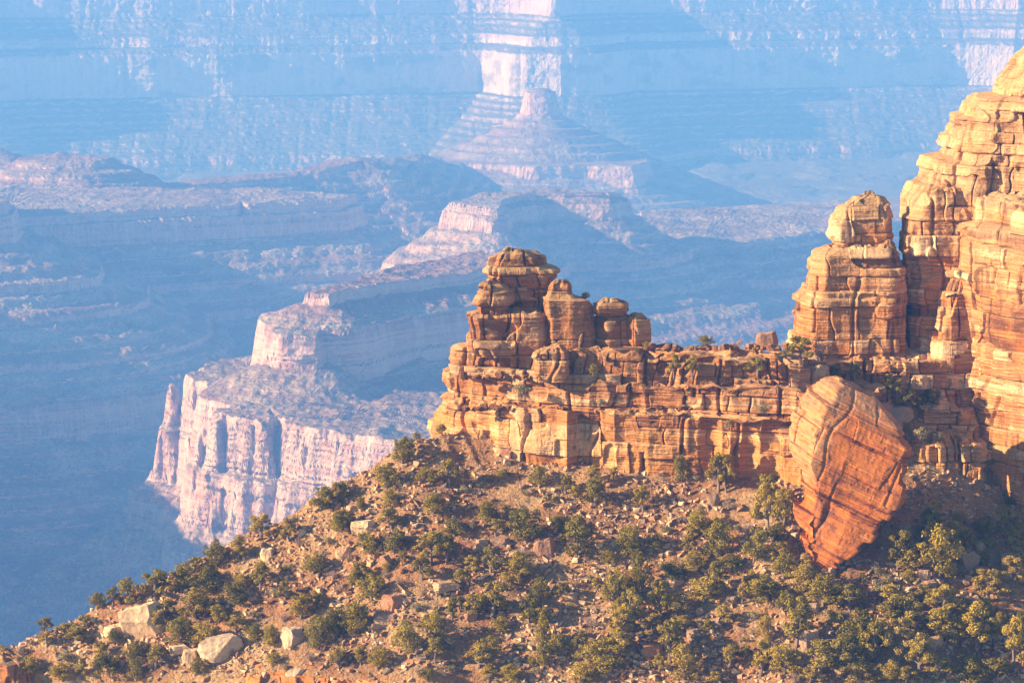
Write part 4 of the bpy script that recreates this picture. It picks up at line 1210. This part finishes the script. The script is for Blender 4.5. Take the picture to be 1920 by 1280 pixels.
PLANT_SPOTS = []                                     # (kind, x, y, z, width, height)
def plan_plants():
    rs = np.random.RandomState(12)
    m = 550 / FPX / .98
    for k, (px, py, w, h) in enumerate(TREES):
        p = hit(px, py + 1)
        if p is None: continue
        kind = 'juniper' if rs.rand() < .5 else 'pinyon'
        PLANT_SPOTS.append((kind, p[0], p[1], p[2], w * m * 1.2, h * m * 1.08))
    for k, (px, py, w, h) in enumerate(SHRUBS):
        p = hit(px, py + 1)
        if p is None: continue
        PLANT_SPOTS.append(('shrub' if k % 3 else 'dry_shrub', p[0], p[1], p[2], w * m * 1.2, h * m * 1.0))
    # plants that stand on the rocks: (kind, px, py of foot, D, w, h in px)
    for kind, px, py, D, w, h in (
        ('juniper', 1326, 648, 560, 36, 22), ('juniper', 1212, 652, 561, 14, 14), ('dry_shrub', 1385, 655, 559, 12, 22), ('shrub', 1358, 654, 559, 24, 12),
        ('pinyon', 1500, 678, 553.5, 62, 50), ('dry_shrub', 1538, 675, 555, 44, 40), ('pinyon', 1264, 706, 555, 32, 46), ('pinyon', 1298, 706, 554.5, 38, 42), ('pinyon', 1420, 702, 552.2, 46, 34),
        ('shrub', 1430, 775, 548, 30, 22), ('shrub', 1368, 806, 549, 16, 26), ('shrub', 1180, 700, 557.5, 18, 18), ('shrub', 978, 742, 561, 46, 26), ('shrub', 1124, 762, 558.5, 18, 18), ('juniper', 1112, 703, 558, 18, 24),
        ('juniper', 1098, 560, 569, 26, 14), ('shrub', 1076, 559, 568, 20, 8), ('shrub', 972, 470, 573, 16, 6), ('shrub', 1090, 592, 566, 12, 8),
        ('pinyon', 828, 752, 567, 28, 24), ('pinyon', 782, 782, 570, 26, 22), ('juniper', 752, 806, 570, 28, 22),
        ('pinyon', 1570, 712, 557, 60, 32), ('pinyon', 1602, 712, 558, 34, 34), ('shrub', 1536, 738, 550, 34, 20), ('juniper', 1664, 742, 557, 36, 46), ('pinyon', 1680, 745, 556, 34, 40), ('pinyon', 1706, 772, 556, 44, 46), ('juniper', 1746, 742, 566, 22, 60), ('pinyon', 1742, 768, 562, 44, 50),
        ('pinyon', 1700, 838, 549, 32, 52), ('shrub', 1724, 826, 553, 44, 34), ('shrub', 1760, 826, 553, 26, 22), ('shrub', 1780, 838, 556, 20, 20), ('juniper', 1795, 860, 555, 26, 30), ('dry_shrub', 1740, 920, 549, 30, 26), ('shrub', 1712, 905, 547, 26, 18), ('shrub', 1770, 905, 551, 22, 22),
        ('juniper', 1872, 372, 572, 34, 24), ('shrub', 1892, 352, 572, 30, 24), ('juniper', 1914, 345, 573, 26, 20), ('shrub', 1905, 400, 560, 22, 14), ('shrub', 1800, 520, 563, 14, 18), ('shrub', 1712, 560, 568, 12, 10)):
        w_, h_ = w * m, h * m
        if px < 840:
            p = None
            while p is None: p, py = hit(px, py), py + 2
            PLANT_SPOTS.append((kind, p[0], p[1], p[2] - .1, w_, h_))
            continue
        x = XP(px, py, D); z = ZY(py, D)
        PLANT_SPOTS.append((kind, x, D, z, w_, h_))
    # more of the same between them, thicker towards the lower right
    tries, n = 0, 0
    while n < 125 and tries < 9000:
        tries += 1
        px, py = rs.uniform(0, 1915), rs.uniform(800, 1276)
        dens = .30 + .7 * np.clip((px - 900) / 900, 0, 1) + .5 * np.clip((py - 1050) / 230, 0, 1) - .3 * (600 < px < 1300 and py < 1020)
        if rs.rand() > dens: continue
        if px > 1470 and py < 1000 and px < 1840: continue
        p = hit(px, py)
        if p is None: continue
        if py < 915 and 820 < px < 1500: continue
        tree = rs.rand() < (.30 + .35 * (px > 1150))
        h = rs.uniform(2.2, 4.6) if tree else rs.uniform(.9, 2.0)
        w = h * rs.uniform(.75, 1.15) if tree else h * rs.uniform(1.1, 1.7)
        if any((q[1] - p[0]) ** 2 + (q[2] - p[1]) ** 2 < (.30 * (q[4] + w)) ** 2 for q in PLANT_SPOTS): continue
        kind = ('juniper' if rs.rand() < .5 else 'pinyon') if tree else ('shrub' if rs.rand() < .6 else 'dry_shrub')
        PLANT_SPOTS.append((kind, p[0], p[1], p[2], w, h))
        n += 1

LANDMARKS = [  # (px, py, phrase, reach)
    (1590, 900, 'the giant leaning slab', 170), (1320, 650, 'the flat ridge crest', 110), (1060, 560, 'the ridge tower', 100), (1150, 880, 'the ridge wall foot', 210), (1420, 860, 'the ridge wall right end', 90),
    (860, 830, 'the ridge wall left end', 90), (1590, 660, 'the pinnacle foot', 110), (1760, 760, 'the cleft beside the cliff', 95), (1890, 360, 'the upper cliff shelf', 80), (1870, 960, 'the cliff foot', 110),
    (292, 1150, 'the big tilted pale boulder', 90), (425, 1208, 'the long pale boulder', 95), (547, 1198, 'the grey square boulder', 70), (690, 990, 'the grey white boulder', 75), (1020, 1035, 'the blocky mid slope boulder', 80), (1523, 1208, 'the striped standing boulder', 75),
    (1900, 1070, 'the right edge outcrop', 90), (640, 1270, 'the low red ledge', 130), (20, 1240, 'the bottom left corner ledge', 80)]

def crest_y(px): return np.interp(px, [0, 200, 400, 600, 700, 790], [1217, 1132, 1032, 932, 880, 820])

def where(px, py):
    best = None
    for lx, ly, ph, reach in LANDMARKS:
        d = math.hypot(px - lx, py - ly)
        if d < reach and (best is None or d / reach < best[0]): best = (d / reach, lx, ly, ph)
    if best:
        _, lx, ly, ph = best
        dx, dy = px - lx, py - ly
        if abs(dx) > abs(dy) * 2: rel = 'left of' if dx < 0 else 'right of'
        elif abs(dy) > abs(dx) * 2: rel = 'above' if dy < 0 else 'below'
        else: rel = ('up ' if dy < 0 else 'down ') + ('left from' if dx < 0 else 'right from')
        return rel + ' ' + ph
    if px < 800 and py < crest_y(px) + 26: return 'on the crest line of the slope'
    if py > 1235: return 'at the bottom edge'
    return 'on the ' + ('left' if px < 640 else 'middle' if px < 1280 else 'right') + (' upper' if py < 1010 else ' lower') + ' slope'

def label_all(items, noun_of):
    """items: (object, noun, px, py, size, adj); give each a label that picks it out by look, landmark, and rank among its like"""
    groups = {}
    for it in items:
        key = (it[1], it[5], where(it[2], it[3]))
        groups.setdefault(key, []).append(it)
    for (noun, adj, loc), L in groups.items():
        if len(L) == 1:
            L[0][0]['label'] = f'{adj} {noun} {loc}'
            continue
        L.sort(key=lambda i: i[2])
        if len(L) == 2:
            names = ['left one of two', 'right one of two']
        elif len(L) == 3:
            names = ['leftmost of three', 'middle one of three', 'rightmost of three']
        else:
            words = ['', 'first', 'second', 'third', 'fourth', 'fifth', 'sixth', 'seventh', 'eighth', 'ninth', 'tenth', 'eleventh', 'twelfth', 'thirteenth', 'fourteenth', 'fifteenth', 'sixteenth', 'seventeenth', 'eighteenth', 'nineteenth', 'twentieth']
            h = (len(L) + 1) // 2
            names = []
            for k in range(len(L)):
                names.append((words[min(20, k + 1)] + ' from left of the') if k < h else (words[min(20, len(L) - k)] + ' from right of the'))
        pl = noun + ('es' if noun.endswith('h') else 's')
        for k, it in enumerate(L):
            it[0]['label'] = f'{names[k]} {adj} {pl} {loc}'

def build_plants():
    plan_plants()
    rs = np.random.RandomState(4)
    protos = {}
    for kind, n in (('juniper', 6), ('pinyon', 6), ('shrub', 4), ('dry_shrub', 3), ('snag', 2)):
        protos[kind] = [make_tree(kind, 300 + 17 * i + len(kind) * 7) for i in range(n)]
    info = {'juniper': ('juniper_tree', 'juniper', 'juniper trees scattered over the slope', 'tree'),
            'pinyon': ('pinyon_pine', 'pinyon pine', 'pinyon pines scattered over the slope', 'tree'),
            'shrub': ('desert_shrub', 'shrub', 'low shrubs between the trees', 'shrub'),
            'dry_shrub': ('dry_shrub', 'leafless shrub', 'low shrubs between the trees', 'shrub'),
            'snag': ('dead_tree', 'dead tree', 'bare dead trees on the slope', 'dead tree')}
    items = []
    spots = list(PLANT_SPOTS)
    for px, py, h in ((890, 950, 34), (1242, 908, 26), (934, 1218, 30), (1388, 1205, 26), (1222, 935, 30), (975, 1160, 28)):
        p = hit(px, py)
        if p is not None: spots.append(('snag', p[0], p[1], p[2], h * .07, h * .105))
    for kind, x, y, z, w, h in spots:
        nm, noun, grp, cat = info[kind]
        tm, cm = protos[kind][rs.randint(len(protos[kind]))]
        t = empty(nm, (x, y, z))
        sz = h
        if abs(x - (-20.2)) < 2.5 and h > 5.6: h *= .8; w *= .8
        t.rotation_euler = (rs.normal() * .05, rs.normal() * .05, rs.uniform(0, 6.28))
        wd = {'juniper': .88, 'pinyon': .86, 'shrub': 1.25, 'dry_shrub': 1.2, 'snag': .5}[kind]
        k = w / (h * wd)
        k = min(1.7, max(.55, k))
        t.scale = (h * k * rs.uniform(.93, 1.07), h * k * rs.uniform(.93, 1.07), h)
        if cm is not None:
            link('crown' if 'shrub' not in kind else 'foliage', cm, t)
        link('trunk' if 'shrub' not in kind else 'stems', tm, t)
        tag(t, None, cat, grp)
        px, py = to_px(x, y, z)
        if kind == 'snag': adj = 'bare'
        else:
            big = {'juniper': (3.2, 4.8), 'pinyon': (3.2, 5.0), 'shrub': (1.3, 2.0), 'dry_shrub': (1.3, 2.0)}[kind]
            adj = 'small' if h < big[0] else 'large' if h > big[1] else 'medium sized'
            if k > 1.18: adj = 'spreading ' + adj.replace('medium sized', '')
            elif k < .85: adj = 'narrow ' + adj.replace('medium sized', '')
            adj = adj.strip()
        items.append((t, noun, px, py, sz, adj))
    label_all(items, None)

# (px centre, py of foot, width px, height px, turn, tilt, label)
BIG_ROCKS = [
    (291, 1192, 92, 74, .3, .55, 'big tilted pale boulder with an orange underside on the lower left slope'),
    (215, 1203, 50, 34, .9, .2, 'smooth pale boulder just left of the big tilted one'),
    (424, 1236, 92, 50, .1, .15, 'long pale wedge shaped boulder low on the left slope'),
    (549, 1216, 48, 42, 1.2, .1, 'grey squarish boulder low on the slope beside dark junipers'),
    (358, 1250, 38, 34, 2.1, .3, 'upright pale boulder just left of the long wedge shaped one'),
    (335, 1232, 46, 24, 1.9, .1, 'flat pale boulder behind the upright one, lower left'),
    (690, 1004, 50, 32, .5, .2, 'grey white boulder below the crest of the slope'),
    (660, 968, 28, 22, 1.1, .1, 'small white boulder above the grey white one below the crest'),
    (648, 1048, 34, 26, .2, .1, 'rounded tan boulder on the left slope between junipers'),
    (730, 1068, 26, 32, .7, .7, 'dark pointed slab standing on edge in the middle left slope'),
    (1021, 1050, 46, 42, .4, .25, 'blocky tan boulder in the middle of the slope'),
    (903, 1030, 26, 20, 2.4, .1, 'small pale boulder left of the blocky tan one'),
    (945, 1028, 42, 20, 1.5, .1, 'low dark boulder between the two paler mid slope boulders'),
    (1523, 1236, 38, 62, .6, .35, 'tall dark boulder with pale stripes standing on the lower right slope'),
    (1345, 950, 24, 28, 1.0, .4, 'pointed grey boulder below the right end of the ridge wall'),
    (1265, 1102, 44, 24, .3, .2, 'pale flat topped boulder on the slope centre right'),
    (1438, 652, 46, 34, .8, .3, 'angular red brown boulder perched on the crest of the ridge'),
    (1408, 655, 22, 14, 1.8, .1, 'small flat stone beside the perched boulder on the ridge crest'),
    (1532, 678, 26, 24, .5, .0, 'round grey boulder at the pinnacle foot'),
    (1538, 704, 26, 26, 1.4, .0, 'round grey boulder just under the other one at the pinnacle foot'),
    (1690, 800, 74, 46, .2, .1, 'large dark banded boulder wedged behind the leaning slab'),
    (1660, 778, 34, 28, 2.0, .3, 'pale boulder behind the leaning slab, left of the dark banded one'),
    (1905, 1078, 50, 46, .4, .5, 'tall pale outcrop block at the right edge'),
    (1825, 1078, 44, 50, 1.6, .6, 'pale weathered slab standing among junipers near the right edge'),
    (1739, 1092, 24, 26, .2, .1, 'small tan boulder right of centre among pinyons, lower right'),
    (1741, 1112, 30, 20, 1.1, .1, 'brown boulder directly below the small tan one, lower right'),
    (1788, 1072, 28, 18, 1.9, .2, 'red flat boulder in the junipers near the right edge'),
    (1302, 1205, 30, 26, 1.3, .2, 'dark boulder in shade, bottom of the slope right of centre'),
    (1222, 1240, 46, 30, .9, .1, 'pale humped boulder near the bottom edge, right of centre'),
    (1528, 1112, 26, 20, .9, .1, 'pale boulder just below the tip of the leaning slab'),
    (1530, 1150, 22, 20, 2.9, .1, 'white boulder above the tall striped one'),
    (1640, 1180, 44, 20, .9, .1, 'dark brown flat boulder on the lower right slope'),
    (1758, 1220, 34, 28, .9, .1, 'broken brown boulder low on the right slope'),
    (738, 1148, 52, 34, .2, .2, 'dark brown slab boulder in the middle of the lower left slope'),
    (722, 1180, 52, 28, 1.2, .1, 'wide grey slab boulder under the dark brown one'),
    (835, 1118, 58, 28, .5, .1, 'wide low dark boulder in shade in the middle of the slope'),
    (1075, 1130, 30, 20, 2.2, .1, 'grey boulder on the shaded middle slope'),
    (880, 1172, 30, 24, .2, .1, 'grey flat stone on the lower middle slope'),
    (558, 1280, 40, 24, .6, .1, 'tan boulder on the ledge at the bottom edge'),
    (412, 1056, 24, 22, .8, .5, 'pale pointed boulder on the crest line of the slope'),
    (500, 1052, 30, 26, 1.8, .2, 'pale tan boulder just under the crest, left of centre'),
    (566, 1010, 22, 18, .1, .3, 'small pale boulder just under the crest line'),
    (808, 792, 28, 20, .4, .2, 'reddish boulder at the top of the crest beside the ridge wall'),
    (770, 812, 22, 14, .4, .2, 'small tan stone at the top of the slope'),
    (1695, 1008, 20, 14, .4, .1, 'small stone on the bare chute beside the leaning slab'),
]

def build_boulders():
    rs = np.random.RandomState(7)
    mat = boulder_material()
    shapes = []
    for i in range(9):
        P, f = rock_shape(700 + i * 13, 4 if i < 6 else 3, flat=[.55, .45, .7, .6, .5, .8, .55, .65, .45][i], rough=.05)
        shapes.append(mesh_from('boulder', P, None, [mat], tris=f))
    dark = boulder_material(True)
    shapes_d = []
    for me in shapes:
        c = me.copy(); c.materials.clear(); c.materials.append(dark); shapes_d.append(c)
    pale = shapes
    m = 550 / FPX / .98
    grp = 'loose boulders on the slope'
    onrock = {(1438, 652): 560, (1408, 655): 560, (1532, 678): 556, (1538, 704): 553.5, (1690, 800): 553, (1660, 778): 553}
    items = []
    for k, (px, py, w, h, turn, tilt, lab) in enumerate(BIG_ROCKS):
        if (px, py) in onrock:
            D = onrock[(px, py)]; p = W(px, py, D)
        else:
            p = hit(px, py - 2)
            if p is None: continue
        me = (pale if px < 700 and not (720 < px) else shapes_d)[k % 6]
        zmax = max(v.co.z for v in me.vertices) if False else 1.0
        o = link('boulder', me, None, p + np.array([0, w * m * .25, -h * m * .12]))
        dims = me_dims[me.name] if me.name in me_dims else me_dims.setdefault(me.name, dims_of(me))
        o.scale = (w * m / dims[0] * .95, w * m / dims[1] * rs.uniform(.6, .8), h * m / dims[2] * .92)
        o.rotation_euler = (0, -tilt * .55, 0)
        tag(o, lab, 'boulder', grp)
    n, tries = 0, 0
    pts = []
    while n < 170 and tries < 8000:
        tries += 1
        px, py = rs.uniform(0, 1918), rs.uniform(800, 1278)
        if rs.rand() > .35 + .65 * float(noise(px / 110, py / 60, seed=31) > .0): continue
        p = hit(px, py)
        if p is None: continue
        w = .7 + 1.9 * rs.rand() ** 2.6
        if any((a[0] - p[0]) ** 2 + (a[1] - p[1]) ** 2 < (.6 * (a[2] + w)) ** 2 for a in pts): continue
        pts.append((p[0], p[1], w))
        me = (pale if px < 500 and rs.rand() < .6 else shapes_d)[rs.randint(9)]
        dims = me_dims[me.name] if me.name in me_dims else me_dims.setdefault(me.name, dims_of(me))
        o = link('boulder', me, None, p + np.array([0, 0, -w * .12]))
        o.scale = (w / dims[0], w / dims[1] * rs.uniform(.6, 1), w / dims[2] * rs.uniform(.4, .8))
        o.rotation_euler = (rs.normal() * .25, rs.normal() * .25, rs.uniform(0, 6.28))
        tag(o, None, 'boulder', grp)
        adj = 'small' if w < 1.1 else 'fair sized' if w < 1.8 else 'sizeable'
        items.append((o, 'rock', px, py, w, adj))
        n += 1
    for k in range(46):
        px = rs.uniform(1485, 1700); py = np.interp(px, [1485, 1527, 1600, 1700], [985, 1080, 1026, 905]) + rs.uniform(-6, 26)
        p = hit(px, py)
        if p is None: continue
        w = .5 + 1.6 * rs.rand() ** 2
        me = (pale if px < 500 and rs.rand() < .6 else shapes_d)[rs.randint(9)]
        dims = me_dims.setdefault(me.name, dims_of(me)) if me.name not in me_dims else me_dims[me.name]
        o = link('boulder', me, None, p + np.array([0, 0, -w * .1]))
        o.scale = (w / dims[0], w / dims[1] * rs.uniform(.6, 1), w / dims[2] * rs.uniform(.5, .9))
        o.rotation_euler = (rs.normal() * .3, rs.normal() * .3, rs.uniform(0, 6.28))
        tag(o, None, 'boulder', grp)
        items.append((o, 'rock', px, py, w, 'broken small' if w < 1 else 'broken larger'))
    label_all(items, None)

RUBBLE = boulder_material()
me_dims = {}
def dims_of(me):
    a = np.zeros(len(me.vertices) * 3, dtype=np.float32)
    me.vertices.foreach_get('co', a)
    a = a.reshape(-1, 3)
    return a.max(0) - a.min(0)

def scatter_mesh(n, rs, zone):
    """random points on the visible slope"""
    out = []
    px = rs.uniform(-60, 1980, n); D = rs.uniform(500, 574, n)
    x = (px - 960) / FPX * (CP + .21 * SP) * D
    z = ground_z(x, D)
    return x, D, z

def build_scree():
    rs = np.random.RandomState(3)
    n = 42000
    x, y, z = scatter_mesh(n, rs, None)
    keep = (noise(x / 7, y / 9, seed=33) + .35 * rs.normal(size=n)) > -.25
    x, y, z = x[keep], y[keep], z[keep]
    n = len(x)
    s = .12 + .85 * rs.rand(n) ** 3.2
    # angular stones: jittered boxes
    box = np.array([(-1, -1, -1), (1, -1, -1), (1, 1, -1), (-1, 1, -1), (-1, -1, 1), (1, -1, 1), (1, 1, 1), (-1, 1, 1)], float) * .5
    f = np.array([(0, 3, 2, 1), (4, 5, 6, 7), (0, 1, 5, 4), (1, 2, 6, 5), (2, 3, 7, 6), (3, 0, 4, 7)])
    B = box[None] * (1 + rs.uniform(-.55, .35, (n, 8, 3))) * np.stack([np.ones(n), rs.uniform(.5, 1, n), rs.uniform(.35, .8, n)], -1)[:, None]
    a = rs.uniform(0, 6.28, n)
    c_, s_ = np.cos(a)[:, None], np.sin(a)[:, None]
    tx = rs.normal(size=(n, 1)) * .35
    X = B[..., 0] * c_ - B[..., 1] * s_
    Y = B[..., 0] * s_ + B[..., 1] * c_
    Zb = B[..., 2] + X * tx - .12 * Y
    V = np.stack([X * s[:, None] * 1.25 + x[:, None], Y * s[:, None] * 1.25 + y[:, None], Zb * s[:, None] * 1.25 + z[:, None] + (s * .2)[:, None]], -1)
    Q = (f[None] + (np.arange(n) * 8)[:, None, None]).reshape(-1, 4)
    tone = np.repeat(rs.rand(n), 8)
    M = NT('scree_stone')
    t = M.attr('tone').outputs['Fac']
    c = M.ramp(t, [(0, (.25, .115, .06)), (.25, (.42, .22, .115)), (.5, (.54, .36, .20)), (.75, (.34, .23, .145)), (1, (.66, .50, .31))])
    M.done(c, M.bump(M.noise((4, 4, 4), 4, .7), .5, .1))
    o = link('scree', mesh_from('scree', V.reshape(-1, 3), Q, [M.m], attrs={'tone': tone}))
    tag(o, 'loose broken stones strewn over the whole slope', 'scree', None, 'stuff')

def build_brush():
    rs = np.random.RandomState(8)
    n = 8500
    x, y, z = scatter_mesh(n, rs, None)
    keep = (noise(x / 10, y / 12, seed=35) + .5 * rs.normal(size=n)) > .05
    x, y, z = x[keep], y[keep], z[keep]
    V, T = [], []
    for i in range(len(x)):
        r = rs.uniform(.15, .50)
        m = int(10 + 34 * r)
        d = rs.normal(size=(m, 3)); d[:, 2] = np.abs(d[:, 2]); d /= np.linalg.norm(d, axis=1)[:, None]
        p = d * r * rs.uniform(.4, 1, (m, 1)) + np.array([x[i], y[i], z[i]])
        u = rs.normal(size=(m, 3)); u /= np.linalg.norm(u, axis=1)[:, None]
        w = np.cross(u, d); w /= np.linalg.norm(w, axis=1)[:, None] + 1e-6
        s = .085
        V.append(np.stack([p - u * s, p - w * s * .6, p + u * s, p + w * s * .6], 1).reshape(-1, 3))
        T.append(np.full(m * 4, rs.rand()))
    V = np.concatenate(V)
    M = NT('dry_brush')
    c = M.ramp(M.attr('tone').outputs['Fac'], [(0, (.13, .12, .04)), (.4, (.30, .23, .07)), (.7, (.36, .25, .11)), (1, (.12, .12, .035))])
    M.done(c)
    o = link('brush', mesh_from('brush', V, np.arange(len(V)).reshape(-1, 4), [M.m], attrs={'tone': np.concatenate(T)}))
    tag(o, 'tufts of dry grass and low brush over the whole slope', 'brush', None, 'stuff')
build_far()
build_ground()
build_step()
build_leaning()
build_fin()
build_pinnacle()
build_cliff()
build_gully()
build_boulders()
build_ledge_rubble()
build_plants()
build_scree()
build_brush()
build_haze()
